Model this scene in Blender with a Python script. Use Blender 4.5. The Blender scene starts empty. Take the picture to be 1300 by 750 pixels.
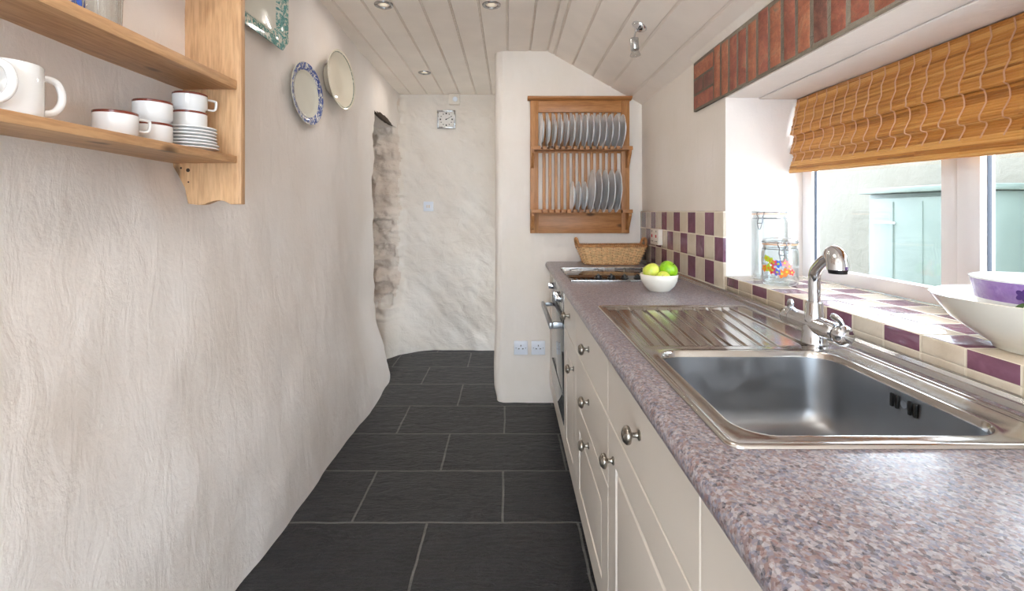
import bpy, bmesh, math, random
from mathutils import Vector, Matrix, noise
random.seed(7)
C = bpy.context.scene.collection
PI = math.pi
EYE = 1.235
FPX = 600.0

# ------------------------------------------------------------------ materials
def lin(c):
    return tuple(((v/255)/12.92 if v/255 <= .04045 else ((v/255+.055)/1.055)**2.4) for v in c) + (1.0,)

class NT:
    def __init__(s, name):
        s.m = bpy.data.materials.new(name); s.m.use_nodes = True
        s.t = s.m.node_tree; s.n = s.t.nodes
        s.b = s.n['Principled BSDF']; s.out = s.n['Material Output']
    def node(s, typ, **kw):
        n = s.n.new(typ)
        for k, v in kw.items():
            if k.startswith('i_'):
                n.inputs[k[2:].replace('_', ' ')].default_value = v
            else: setattr(n, k, v)
        return n
    def link(s, a, b): s.t.links.new(a, b)
    def coord(s, scale=(1,1,1), loc=(0,0,0), kind='Object'):
        tc = s.node('ShaderNodeTexCoord'); mp = s.node('ShaderNodeMapping')
        mp.inputs['Scale'].default_value = scale; mp.inputs['Location'].default_value = loc
        s.link(tc.outputs[kind], mp.inputs['Vector']); return mp.outputs['Vector']
    def noise(s, vec, scale, detail=3, rough=.5, dist=0):
        n = s.node('ShaderNodeTexNoise'); n.inputs['Scale'].default_value = scale
        n.inputs['Detail'].default_value = detail; n.inputs['Roughness'].default_value = rough
        n.inputs['Distortion'].default_value = dist
        s.link(vec, n.inputs['Vector']); return n
    def ramp(s, fac, stops, interp='LINEAR'):
        r = s.node('ShaderNodeValToRGB'); r.color_ramp.interpolation = interp
        e = r.color_ramp.elements
        while len(e) < len(stops): e.new(.5)
        for el, (p, c) in zip(e, stops): el.position = p; el.color = c
        s.link(fac, r.inputs['Fac']); return r.outputs['Color']
    def math(s, op, a, b=None, c=None):
        n = s.node('ShaderNodeMath', operation=op)
        for i, v in enumerate((a, b, c)):
            if v is None: continue
            if isinstance(v, (int, float)): n.inputs[i].default_value = v
            else: s.link(v, n.inputs[i])
        return n.outputs[0]
    def mix(s, fac, a, b, blend='MIX'):
        n = s.node('ShaderNodeMix', data_type='RGBA', blend_type=blend)
        for k, v in ((0, fac), (6, a), (7, b)):
            if isinstance(v, (int, float)): n.inputs[k].default_value = v
            elif isinstance(v, tuple): n.inputs[k].default_value = v
            else: s.link(v, n.inputs[k])
        return n.outputs[2]
    def bump(s, h, strength=.3, dist=.01, prev=None):
        n = s.node('ShaderNodeBump'); n.inputs['Strength'].default_value = strength
        n.inputs['Distance'].default_value = dist; s.link(h, n.inputs['Height'])
        if prev is not None: s.link(prev, n.inputs['Normal'])
        return n.outputs['Normal']
    def set(s, **kw):
        for k, v in kw.items():
            k = k.replace('_', ' ')
            if hasattr(v, 'is_linked') or isinstance(v, bpy.types.NodeSocket): s.link(v, s.b.inputs[k])
            else: s.b.inputs[k].default_value = v
        return s

def plain(name, rgb, rough=.5, metal=0., var=.06, scale=20, bump=0., coat=0., spec=.5):
    t = NT(name); v = t.coord()
    n = t.noise(v, scale, 3)
    c = lin(rgb); d = tuple(x*(1-var) for x in c[:3])+(1,); l = tuple(min(1, x*(1+var)) for x in c[:3])+(1,)
    t.set(Base_Color=t.ramp(n.outputs['Fac'], [(.3, d), (.7, l)]), Roughness=rough, Metallic=metal)
    t.b.inputs['Coat Weight'].default_value = coat
    t.b.inputs['Specular IOR Level'].default_value = spec
    if bump: t.set(Normal=t.bump(n.outputs['Fac'], bump, .002))
    return t.m

def plaster(name, rgb, streak=(3,3,1), bumpd=.02, strength=.35, rough=.9, mix2=None):
    t = NT(name)
    v = t.coord(); vs = t.coord(streak)
    n1 = t.noise(v, 2.2, 4); n2 = t.noise(vs, 5, 5, .6, .6); n3 = t.noise(v, 60, 4, .6); n4 = t.noise(v, 260, 2)
    c = lin(rgb); d = lin(tuple(int(x*.955) for x in rgb))
    if mix2: d = lin(mix2)
    t.set(Base_Color=t.ramp(n1.outputs['Fac'], [(.35, d), (.65, c)]), Roughness=rough)
    t.b.inputs['Specular IOR Level'].default_value = .25
    b = t.bump(n2.outputs['Fac'], strength, bumpd)
    b = t.bump(n3.outputs['Fac'], strength*.6, .004, b)
    b = t.bump(n4.outputs['Fac'], .25, .001, b)
    t.set(Normal=b)
    return t.m

def wood(name, c1, c2, c3, axis='Y', scale=1.0, rough=.45, knots=True):
    t = NT(name)
    sc = {'X': (1.2, 14, 14), 'Y': (14, 1.2, 14), 'Z': (14, 14, 1.2)}[axis]
    v = t.coord(tuple(a*scale for a in sc))
    n = t.noise(v, 2.2, 5, .6, 1.2)
    w = t.node('ShaderNodeTexWave', wave_type='RINGS', rings_direction=axis)
    w.inputs['Scale'].default_value = .55; w.inputs['Distortion'].default_value = 5
    w.inputs['Detail'].default_value = 3; t.link(v, w.inputs['Vector'])
    base = t.ramp(n.outputs['Fac'], [(.25, lin(c2)), (.5, lin(c1)), (.8, lin(c3))])
    fine = t.noise(t.coord(tuple(a*scale*5 for a in sc)), 2.0, 3, .6)
    col = t.mix(.35, base, t.ramp(w.outputs['Fac'], [(.0, lin(c2)), (1, lin(c3))]))
    col = t.mix(.30, col, t.ramp(fine.outputs['Fac'], [(.35, lin(tuple(int(x*.8) for x in c2))), (.6, lin(c3))]))
    if knots:
        vk = t.coord(tuple({'X': (4, 9, 9), 'Y': (9, 4, 9), 'Z': (9, 9, 4)}[axis]))
        vo = t.node('ShaderNodeTexVoronoi'); vo.inputs['Scale'].default_value = 1.0; t.link(vk, vo.inputs['Vector'])
        k = t.ramp(vo.outputs['Distance'], [(.06, (1,1,1,1)), (.14, (0,0,0,1))])
        dark = lin(tuple(int(x*.5) for x in c2))
        col = t.mix(t.math('MULTIPLY', k, .8), col, dark)
    t.set(Base_Color=col, Roughness=rough, Normal=t.bump(n.outputs['Fac'], .15, .002))
    return t.m

def metal(name, rgb, rough, brush=None):
    t = NT(name)
    v = t.coord(brush or (1,1,1)); n = t.noise(v, 30, 3)
    t.set(Base_Color=lin(rgb), Metallic=1.0)
    r = t.ramp(n.outputs['Fac'], [(.3, (rough*.8,)*3+(1,)), (.7, (rough*1.2,)*3+(1,))])
    t.set(Roughness=r)
    if brush: t.set(Normal=t.bump(n.outputs['Fac'], .012, .0006))
    return t.m

def glassy(name, tint=(1,1,1,1), base=.04, rough=.0, pow_=.92):
    t = NT(name); t.n.remove(t.b)
    tr = t.node('ShaderNodeBsdfTransparent'); tr.inputs['Color'].default_value = tint
    gl = t.node('ShaderNodeBsdfGlossy'); gl.inputs['Roughness'].default_value = rough
    fr = t.node('ShaderNodeLayerWeight')
    mx = t.node('ShaderNodeMixShader')
    f5 = t.math('POWER', fr.outputs['Facing'], 5.0 if pow_ < 1 else 2.2)
    t.link(t.math('ADD', t.math('MULTIPLY', f5, .9*pow_), base), mx.inputs[0])
    t.link(tr.outputs[0], mx.inputs[1]); t.link(gl.outputs[0], mx.inputs[2])
    t.link(mx.outputs[0], t.out.inputs['Surface'])
    return t.m

def emis(name, rgb, s):
    t = NT(name); t.set(Base_Color=lin(rgb), Emission_Color=lin(rgb), Emission_Strength=s); return t.m

TW, TH = .0975, .1015
def tile_mat(name, top=False):
    """checkered glazed tiles; u runs along Y. rows along Z (or X on the sill top)"""
    t = NT(name)
    tc = t.node('ShaderNodeTexCoord'); sp = t.node('ShaderNodeSeparateXYZ'); t.link(tc.outputs['Object'], sp.inputs[0])
    X, Y, Z = sp.outputs
    u = t.math('DIVIDE', t.math('SUBTRACT', Y, .79-.195*20), TW)
    if top:
        # sill: front strip counts as row 0, rows on top count inward from the edge
        v = t.math('DIVIDE', t.math('SUBTRACT', X, .858-TW+.0005), TW)
        ge = t.node('ShaderNodeNewGeometry'); sn = t.node('ShaderNodeSeparateXYZ'); t.link(ge.outputs['Normal'], sn.inputs[0])
        up = t.math('GREATER_THAN', sn.outputs[2], .6)
        vz = t.math('DIVIDE', t.math('SUBTRACT', Z, .941), .0365)   # 0..1 across the strip
        vfront = t.math('MULTIPLY', vz, 1.0)
        low = t.math('LESS_THAN', Z, .941)
        row = t.math('ADD', t.math('MULTIPLY', up, v), t.math('MULTIPLY', t.math('SUBTRACT', 1.0, up), vfront))
        vv = row
    else:
        vv = t.math('DIVIDE', t.math('SUBTRACT', Z, .928-TH*2), TH)
        low = None
    fu = t.math('FLOOR', u); fv = t.math('FLOOR', vv)
    par = t.math('MODULO', t.math('ADD', t.math('ADD', fu, fv), 40), 2.0)
    par = t.math('LESS_THAN', par, .5)          # 1 = purple
    if low is not None: par = t.math('MULTIPLY', par, t.math('SUBTRACT', 1.0, low))
    nz = t.noise(t.coord((1,1,1)), 9, 4, .6, .8); ns = t.noise(t.coord((1,1,1)), 35, 3, .6, 1.5)
    purple = t.ramp(nz.outputs['Fac'], [(.3, lin((106,68,84))), (.55, lin((124,82,100))), (.75, lin((146,104,124)))])
    cream = t.ramp(nz.outputs['Fac'], [(.3, lin((198,182,160))), (.7, lin((216,202,183)))])
    col = t.mix(par, cream, purple)
    # grout
    def edge(a, w):
        f = t.math('FRACT', a); return t.math('GREATER_THAN', t.math('ABSOLUTE', t.math('SUBTRACT', f, .5)), .5-w)
    g = t.math('MAXIMUM', edge(u, .028), edge(vv, .028))
    col = t.mix(g, col, lin((222,210,190)))
    t.set(Base_Color=col, Roughness=t.math('ADD', t.math('MULTIPLY', g, .5), .13))
    def pil(a):
        f = t.math('FRACT', a); d = t.math('MULTIPLY', t.math('ABSOLUTE', t.math('SUBTRACT', f, .5)), 2.0)
        return t.math('POWER', d, 10.0)
    h = t.math('MULTIPLY', t.math('ADD', pil(u), pil(vv)), -1.0)
    b = t.bump(h, .5, .003); b = t.bump(ns.outputs['Fac'], .22, .004, b)
    t.set(Normal=b)
    return t.m

def worktop_mat():
    t = NT('speckled_laminate'); v = t.coord()
    def vor(sc, seed):
        vo = t.node('ShaderNodeTexVoronoi'); vo.inputs['Scale'].default_value = sc
        mp = t.coord((1, 1, 1), (seed, seed*2, 0)); 
        nn = t.noise(mp, 90, 2); ad = t.node('ShaderNodeVectorMath', operation='MULTIPLY_ADD')
        t.link(nn.outputs['Color'], ad.inputs[0]); ad.inputs[1].default_value = (.006,)*3; t.link(mp, ad.inputs[2])
        t.link(ad.outputs[0], vo.inputs['Vector'])
        s = t.node('ShaderNodeSeparateXYZ'); t.link(vo.outputs['Color'], s.inputs[0]); return s.outputs[0]
    a = vor(210, .3); b = vor(330, 1.1)
    ca = t.ramp(a, [(0, lin((74,70,78))), (.12, lin((146,118,112))), (.28, lin((168,156,156))), (.50, lin((134,136,154))), (.70, lin((198,190,192))), (.90, lin((156,126,120)))], 'CONSTANT')
    cb = t.ramp(b, [(0, lin((76,72,80))), (.12, lin((164,148,146))), (.40, lin((196,192,198))), (.65, lin((138,138,154))), (.9, lin((154,116,108)))], 'CONSTANT')
    t.set(Base_Color=t.mix(1.0, t.mix(.38, ca, cb), (.74,.745,.76,1), 'MULTIPLY'), Roughness=.30)
    n = t.noise(v, 500, 2); t.set(Normal=t.bump(n.outputs['Fac'], .06, .0006))
    return t.m

def slate_mat():
    t = NT('slate_floor')
    tc = t.node('ShaderNodeTexCoord'); mp = t.node('ShaderNodeMapping')
    mp.inputs['Location'].default_value = (.62+.6*4, -1.88+.375*9, 0)
    t.link(tc.outputs['Object'], mp.inputs['Vector'])
    nn = t.noise(t.coord(), 7, 3); ad = t.node('ShaderNodeVectorMath', operation='MULTIPLY_ADD')
    t.link(nn.outputs['Color'], ad.inputs[0]); ad.inputs[1].default_value = (.012, .012, 0); t.link(mp.outputs[0], ad.inputs[2])
    br = t.node('ShaderNodeTexBrick'); t.link(ad.outputs[0], br.inputs['Vector'])
    br.offset = .5; br.offset_frequency = 2
    for k, v in (('Scale', 1), ('Mortar Size', .0055), ('Mortar Smooth', .3), ('Brick Width', .6), ('Row Height', .375), ('Bias', 0)):
        br.inputs[k].default_value = v
    br.inputs['Color1'].default_value = lin((30,31,35)); br.inputs['Color2'].default_value = lin((35,36,40)); br.inputs['Mortar'].default_value = lin((108,106,103))
    n1 = t.noise(t.coord((1.2,3.5,1)), 4, 6, .62, 1.0); n2 = t.noise(t.coord((1,4,1)), 18, 5, .65, 1.2)
    cl = t.ramp(n1.outputs['Fac'], [(.3, (.75,.75,.78,1)), (.7, (1.25,1.25,1.25,1))])
    col = t.mix(1.0, br.outputs['Color'], cl, 'MULTIPLY')
    sp = t.noise(t.coord(), 90, 2); dots = t.ramp(sp.outputs['Fac'], [(.79, (0,0,0,1)), (.82, (1,1,1,1))])
    col = t.mix(t.math('MULTIPLY', dots, .4), col, lin((150,145,135)))
    t.set(Base_Color=col, Roughness=t.ramp(n2.outputs['Fac'], [(.3, (.30,)*3+(1,)), (.7, (.5,)*3+(1,))]))
    b = t.bump(n1.outputs['Fac'], .8, .016); b = t.bump(n2.outputs['Fac'], .7, .007, b)
    b = t.bump(t.math('MULTIPLY', br.outputs['Fac'], -1.0), .8, .004, b)
    t.set(Normal=b); return t.m

def bamboo_mat():
    t = NT('bamboo'); at = t.node('ShaderNodeAttribute', attribute_name='tone')
    v2 = t.coord((1, 14, 40)); n2 = t.noise(v2, 1.2, 3)
    c = t.ramp(at.outputs['Fac'], [(.0, lin((138,88,38))), (.18, lin((190,128,60))), (.55, lin((216,156,82))), (1., lin((236,188,116)))])
    c = t.mix(.18, c, t.ramp(n2.outputs['Fac'], [(.3, lin((176,104,32))), (.7, lin((224,166,84)))]))
    t.set(Base_Color=c, Roughness=.45); return t.m

def brick_mat(name, a, b, c):
    t = NT(name); v = t.coord(); n = t.noise(v, 14, 6, .7, .8); n2 = t.noise(v, 90, 4, .7)
    col = t.ramp(n.outputs['Fac'], [(.28, lin(a)), (.48, lin(b)), (.60, lin(c)), (.72, lin((140,122,102)))])
    col = t.mix(t.math('MULTIPLY', t.ramp(n2.outputs['Fac'], [(.45, (0,0,0,1)), (.7, (1,1,1,1))]), .45), col, lin((104,84,72)))
    bb = t.bump(n.outputs['Fac'], .6, .006); bb = t.bump(n2.outputs['Fac'], .5, .002, bb)
    t.set(Base_Color=col, Roughness=.75, Normal=bb); return t.m

def transfer_mat(name, base, ink, ink2, scale, lo=.42, hi=.5, rough=.12):
    t = NT(name); v = t.coord(); n = t.noise(v, scale, 4, .65, 1.4); n2 = t.noise(v, scale*2.6, 3, .6, 1)
    f = t.ramp(n.outputs['Fac'], [(lo, (1,1,1,1)), (hi, (0,0,0,1))])
    ik = t.ramp(n2.outputs['Fac'], [(.4, lin(ink)), (.62, lin(ink2))])
    t.set(Base_Color=t.mix(f, lin(base), ik), Roughness=rough); return t.m

M = {}
M['wall_left'] = plaster('limewashed_plaster', (233,226,221), (2.5,3,1.3), .014, .38, mix2=(228,219,212))
M['wall'] = plaster('cream_plaster', (236,227,218), (3,3,1.2), .010, .3, mix2=(231,221,209))
M['wall_white'] = plaster('white_plaster', (240,234,230), (3,3,1.5), .008, .25)
M['wall_far'] = plaster('lumpy_plaster', (234,227,219), (1.6,1.6,2.0), .03, .45, mix2=(228,218,207))
M['stone'] = plaster('painted_rubble_stone', (234,224,214), (4,4,7), .03, .7, mix2=(216,200,186))
M['ceiling'] = plain('painted_boards', (244,234,224), .55, var=.03, scale=6)
M['slate'] = slate_mat()
M['tile'] = tile_mat('glazed_wall_tiles'); M['tile_top'] = tile_mat('glazed_sill_tiles', True)
M['work'] = worktop_mat()
M['cab'] = plain('cream_painted_board', (220,211,200), .38, var=.02, scale=3, coat=.15)
M['carcass'] = plain('cream_carcass', (204,195,184), .6)
M['plinth'] = plain('dark_plinth', (48,45,42), .6)
M['pewter'] = metal('pewter', (158,152,143), .3)
M['chrome'] = metal('chrome', (214,216,220), .06)
M['satin'] = metal('satin_steel', (176,176,176), .28)
M['steel'] = metal('brushed_stainless', (186,182,178), .17, (2, 40, 40))
M['steelbowl'] = metal('bowl_stainless', (160,162,165), .36)
M['alu'] = metal('aluminium_trim', (205,206,208), .22)
M['black'] = plain('black_plastic', (16,16,17), .35)
M['blackglass'] = plain('black_ceramic_glass', (9,8,8), .04, var=.02, spec=.9)
M['ovenglass'] = plain('oven_glass', (62,66,68), .06, var=.02, spec=.9)
M['ringgrey'] = plain('grey_print', (60,60,62), .3)
M['pvc'] = plain('white_upvc', (240,240,243), .22, var=.01, scale=3)
M['gasket'] = plain('dark_gasket', (30,38,56), .5)
M['pane'] = glassy('window_pane', (.98,.985,.98,1))
M['glass'] = glassy('clear_glass', (.93,.945,.945,1), pow_=1.0)
M['pine'] = wood('pine_lengthwise', (198,152,108), (168,120,78), (216,176,132), 'Y')
M['pinez'] = wood('pine_upright', (204,160,118), (178,130,86), (222,184,142), 'Z')
M['rackx'] = wood('waxed_pine_across', (176,118,66), (150,92,46), (194,138,84), 'X')
M['rackz'] = wood('waxed_pine_upright', (180,122,70), (152,96,50), (198,144,90), 'Z')
M['bamboo'] = bamboo_mat()
M['string'] = plain('blind_twine', (214,170,138), .8)
M['brick1'] = brick_mat('red_brick', (126,72,60), (158,92,74), (178,110,86))
M['brick2'] = brick_mat('dark_brick', (96,66,60), (122,80,68), (146,96,80))
M['brick3'] = brick_mat('orange_brick', (146,86,64), (174,106,78), (188,126,94))
M['mortar'] = plaster('old_mortar', (150,140,126), (6,6,6), .01, .8, mix2=(112,102,90))
M['white'] = plain('white_glaze', (236,237,238), .1, var=.01, coat=.3)
M['creamglaze'] = plain('cream_glaze', (232,227,214), .14, var=.015, coat=.2)
M['platebl'] = plain('pale_blue_white_glaze', (238,240,241), .15, var=.02)
M['brown'] = plain('brown_rim_glaze', (118,58,46), .2)
M['plastic'] = plain('white_plastic', (226,230,238), .35, var=.01)
M['plasticw'] = plain('cream_white_plastic', (226,216,204), .4, var=.01)
M['hole'] = plain('dark_slot', (14,14,15), .7)
M['red'] = plain('red_rocker', (196,44,50), .35)
M['wickA'] = plain('pale_willow', (226,186,134), .5, var=.22, scale=60)
M['wickB'] = plain('brown_willow', (190,136,84), .5, var=.3, scale=60)
M['appleY'] = transfer_mat('yellow_green_apple', (214,218,92), (190,206,60), (226,222,130), 9, rough=.28)
M['appleG'] = transfer_mat('green_apple', (150,200,30), (128,186,20), (172,210,62), 9, rough=.28)
M['stem'] = plain('apple_stalk', (84,60,34), .8)
M['purpleg'] = transfer_mat('purple_glaze_band', (148,116,178), (112,78,150), (176,150,204), 16, .35, .6)
M['purpled'] = plain('dark_purple_paint', (72,42,112), .2)
M['leaf'] = plain('green_leaf_paint', (84,108,62), .25)
M['orange'] = plain('orange_print', (238,124,36), .4); M['blue'] = plain('blue_print', (42,92,196), .4)
M['redp'] = plain('red_print', (222,66,62), .4); M['lime'] = plain('lime_print', (186,206,52), .4); M['pink'] = plain('pink_print', (236,140,140), .4)
M['seal'] = plain('rubber_seal', (226,172,132), .6)
M['wire'] = metal('wire', (120,122,126), .25)
M['teal'] = transfer_mat('teal_transfer', (212,214,202), (62,128,128), (120,168,160), 42, .5, .56)
M['tealsoft'] = transfer_mat('teal_edge', (120,168,164), (58,120,124), (90,148,146), 30, .5, .6)
M['dish'] = plain('old_white_glaze', (214,212,200), .12, var=.03, scale=8)
M['blueink'] = transfer_mat('blue_transfer', (220,220,216), (42,60,132), (92,112,170), 46, .52, .56)
M['greyink'] = transfer_mat('green_grey_transfer', (196,196,182), (86,102,92), (130,142,130), 60, .52, .6)
M['dishc'] = plain('cream_old_glaze', (218,210,192), .1, var=.03, scale=8)
M['lead'] = plain('dark_old_wood', (58,42,30), .8, var=.3, scale=30)
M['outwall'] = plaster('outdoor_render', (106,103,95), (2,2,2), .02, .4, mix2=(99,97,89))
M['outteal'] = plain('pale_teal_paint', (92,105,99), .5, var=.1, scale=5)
M['ground'] = plain('paving', (214,206,194), .9, var=.15, scale=8)
M['bulb'] = emis('lamp_lens', (255,240,214), .35)
M['face'] = plain('dial_face', (222,218,212), .4, var=.01)
M['leafbit'] = plain('green_scrap', (90,150,40), .6)
M['dirtywood'] = M['lead']

# ------------------------------------------------------------------ mesh helpers
def link_obj(name, bm, mat, parent=None, base=None, smooth=40, label=None, keep=False):
    if smooth:
        lim = math.radians(smooth)
        bmesh.ops.recalc_face_normals(bm, faces=bm.faces[:]) if not keep else None
        for f in bm.faces: f.smooth = True
        for e in bm.edges:
            if len(e.link_faces) == 2:
                try:
                    if e.calc_face_angle() > lim: e.smooth = False
                except ValueError: pass
    elif not keep: bmesh.ops.recalc_face_normals(bm, faces=bm.faces[:])
    if parent is not None and base is None:
        base = parent
        o_ = Vector((0,0,0)); q = parent
        while q is not None: o_ += q.location; q = q.parent
        bmesh.ops.translate(bm, verts=bm.verts[:], vec=-o_)
    elif base is not None:
        bmesh.ops.translate(bm, verts=bm.verts[:], vec=-Vector(base))
    me = bpy.data.meshes.new(name); bm.to_mesh(me); bm.free()
    for m in (mat if isinstance(mat, (list, tuple)) else [mat]): me.materials.append(m)
    o = bpy.data.objects.new(name, me); C.objects.link(o)
    if parent is not None: o.parent = parent
    elif base is not None: o.location = base
    if label: o['label'] = label
    return o
part = link_obj
def tag(o, label, cat, group=None):
    o['label'] = label; o['category'] = cat
    if group: o['group'] = group
    return o
def thing(name, label, cat, loc, group=None):
    o = bpy.data.objects.new(name, None); o.empty_display_size = .05; C.objects.link(o)
    o.location = loc; return tag(o, label, cat, group)
def struct(name, bm, mat, **kw):
    o = link_obj(name, bm, mat, **kw); o['kind'] = 'structure'; return o
def dup(root, loc=None, rot=None, label=None, name=None):
    def rec(o, par):
        c = o.copy(); C.objects.link(c)
        if par is not None: c.parent = par
        for ch in [x for x in C.objects if x.parent == o]: rec(ch, c)
        return c
    r = rec(root, None)
    if loc is not None: r.location = loc
    if rot is not None: r.rotation_euler = rot
    if label: r['label'] = label
    return r
def B(): return bmesh.new()
def setmat(faces, mi):
    for f in faces: f.material_index = mi
def box(bm, x0, x1, y0, y1, z0, z1, bev=0, seg=2, mi=0, mat4=None):
    r = bmesh.ops.create_cube(bm, size=1)
    vs = r['verts']
    for v in vs:
        v.co = Vector(((x0+x1)/2+v.co.x*(x1-x0), (y0+y1)/2+v.co.y*(y1-y0), (z0+z1)/2+v.co.z*(z1-z0)))
    fs = list({f for v in vs for f in v.link_faces})
    if bev:
        es = list({e for v in vs for e in v.link_edges})
        rr = bmesh.ops.bevel(bm, geom=es, offset=bev, segments=seg, affect='EDGES', profile=.5)
        fs = list(set(rr['faces']) | {f for f in fs if f.is_valid})
        vs = list({v for f in fs for v in f.verts})
        fs = list({f for v in vs for f in v.link_faces})
    setmat(fs, mi)
    if mat4: bmesh.ops.transform(bm, matrix=mat4, verts=vs)
    return vs
def frame_at(p, d):
    d = Vector(d).normalized(); up = Vector((0,0,1)) if abs(d.z) < .95 else Vector((1,0,0))
    x = up.cross(d).normalized(); y = d.cross(x)
    m = Matrix((x, y, d)).transposed().to_4x4(); m.translation = Vector(p); return m
def lathe(bm, prof, mat4=None, seg=32, fn=None, mis=None, closed=False):
    """prof: list of (r, z). fn(theta)->(sx, sy) outline multiplier. mis: material per band"""
    mat4 = mat4 or Matrix(); rings = []
    for (r, z) in prof:
        if r < 1e-6: rings.append([bm.verts.new(mat4 @ Vector((0,0,z)))])
        else:
            ring = []
            for k in range(seg):
                a = 2*PI*k/seg; cx, cy = math.cos(a), math.sin(a)
                if fn: cx, cy = fn(a)
                ring.append(bm.verts.new(mat4 @ Vector((r*cx, r*cy, z))))
            rings.append(ring)
    n = len(rings)
    for i in range(n if closed else n-1):
        a, b = rings[i], rings[(i+1) % n]; mi = mis[i] if mis else 0
        for k in range(seg):
            k2 = (k+1) % seg
            if len(a) == 1 and len(b) == 1: continue
            if len(a) == 1: f = bm.faces.new((a[0], b[k], b[k2]))
            elif len(b) == 1: f = bm.faces.new((a[k], b[0], a[k2]))
            else: f = bm.faces.new((a[k], b[k], b[k2], a[k2]))
            f.material_index = mi
def cyl(bm, p0, p1, r0, r1=None, seg=20, mi=0):
    p0, p1 = Vector(p0), Vector(p1); r1 = r0 if r1 is None else r1
    L = (p1-p0).length
    lathe(bm, [(0,0),(r0,0),(r1,L),(0,L)], frame_at(p0, p1-p0), seg, mis=[mi]*3)
def tube(bm, pts, r, seg=8, closed=False, mi=0, flat=1.0, cap=True):
    pts = [Vector(p) for p in pts]; n = len(pts); rings = []
    prev = None
    for i, p in enumerate(pts):
        if closed: d = pts[(i+1) % n]-pts[i-1]
        else: d = pts[min(i+1, n-1)]-pts[max(i-1, 0)]
        d.normalize()
        if prev is None:
            u = Vector((0,0,1)) if abs(d.z) < .9 else Vector((1,0,0)); x = u.cross(d).normalized()
        else:
            x = (prev - d*prev.dot(d)).normalized()
        prev = x; y = d.cross(x)
        rr = r[i] if isinstance(r, (list, tuple)) else r
        rings.append([bm.verts.new(p + x*math.cos(2*PI*k/seg)*rr + y*math.sin(2*PI*k/seg)*rr*flat) for k in range(seg)])
    for i in range(n if closed else n-1):
        a, b = rings[i], rings[(i+1) % n]
        for k in range(seg):
            f = bm.faces.new((a[k], a[(k+1) % seg], b[(k+1) % seg], b[k])); f.material_index = mi
    if cap and not closed:
        f = bm.faces.new(rings[0][::-1]); f.material_index = mi
        f = bm.faces.new(rings[-1]); f.material_index = mi
def prism(bm, poly, axis, a0, a1, mi=0, bev=0):
    """poly in the plane perpendicular to axis; axis 'X': poly=(y,z); 'Y': (x,z); 'Z': (x,y)"""
    def P(p, a):
        return {'X': Vector((a, p[0], p[1])), 'Y': Vector((p[0], a, p[1])), 'Z': Vector((p[0], p[1], a))}[axis]
    v0 = [bm.verts.new(P(p, a0)) for p in poly]; v1 = [bm.verts.new(P(p, a1)) for p in poly]
    fs = [bm.faces.new(v0), bm.faces.new(v1[::-1])]
    for i in range(len(poly)):
        j = (i+1) % len(poly); fs.append(bm.faces.new((v0[i], v1[i], v1[j], v0[j])))
    setmat(fs, mi)
    if bev:
        es = list({e for f in fs for e in f.edges})
        r = bmesh.ops.bevel(bm, geom=es, offset=bev, segments=2, affect='EDGES', profile=.5)
        setmat(r['faces'], mi)
def grid(bm, nu, nv, fn, mfn=None):
    vs = [[bm.verts.new(fn(i/nu, j/nv)) for j in range(nv+1)] for i in range(nu+1)]
    for i in range(nu):
        for j in range(nv):
            f = bm.faces.new((vs[i][j], vs[i+1][j], vs[i+1][j+1], vs[i][j+1]))
            if mfn: f.material_index = mfn((i+.5)/nu, (j+.5)/nv)
    return vs
def catmull(pts, n=8, closed=False):
    pts = [Vector(p) for p in pts]; out = []; N = len(pts)
    rng = range(N) if closed else range(N-1)
    for i in rng:
        if closed: p0, p1, p2, p3 = pts[i-1], pts[i], pts[(i+1) % N], pts[(i+2) % N]
        else: p0, p1, p2, p3 = pts[max(i-1, 0)], pts[i], pts[i+1], pts[min(i+2, N-1)]
        for k in range(n):
            t = k/n
            out.append(.5*((2*p1)+(p2-p0)*t+(2*p0-5*p1+4*p2-p3)*t*t+(3*p1-p0-3*p2+p3)*t**3))
    if not closed: out.append(pts[-1])
    return out
def nz(x, y, z=0, o=3, s=1):
    return noise.fractal(Vector((x*s, y*s, z*s)), 1.0, 2.0, o)
def sm(a, b, x):
    t = max(0, min(1, (x-a)/(b-a))); return t*t*(3-2*t)

# ------------------------------------------------------------------ room shell
YR = -1.7      # rear wall
def wl(Y, z):
    far = sm(2.3, 3.2, Y)
    top = -.925*(1-far) - .968*far
    top += .02*(1-sm(.6, 1.3, Y))
    hi = 1.25*(1-far) + .62*far
    t = sm(0, hi, z)
    bot = -.872 + .018*sm(1.9, 1.4, Y) * -1 + .016*sm(2.4, 3.0, Y)
    x = bot*(1-t) + top*t
    x += .012*nz(Y, z, 3.1, 2, 1.6) + .006*nz(Y, z*.8, 9, 3, 5)
    x -= .040*math.exp(-((Y-1.42)/.22)**2 - ((z-1.40)/.14)**2)
    return x
def yend(z):
    return 3.36 + .05*nz(z, 4, 0, 4, 6) + .05*sm(.5, 0, z)
bm = B()
ZL = 1.955
def wl_low(u, v):
    z = v*ZL; ye = yend(z)
    if u <= .9:
        Y = YR + (ye-YR)*(u/.9); return Vector((wl(Y, z), Y, z))
    s = (u-.9)/.1
    a = min(1, s*2.2)*PI/2
    x = wl(ye, z); r = .045
    if s*2.2 <= 1: return Vector((x - r*(1-math.cos(a)), ye + r*math.sin(a) , z))
    k = (s*2.2-1)/1.2
    Y = ye + r + .02*nz(k*3, z, 5, 3, 3)
    return Vector((x - r - k*.6, Y, z))
grid(bm, 240, 90, wl_low)
grid(bm, 230, 16, lambda u, v: Vector((wl(YR+(4.4-YR)*u, ZL+(2.4-ZL)*v), YR+(4.4-YR)*u, ZL+(2.4-ZL)*v)))
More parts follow.
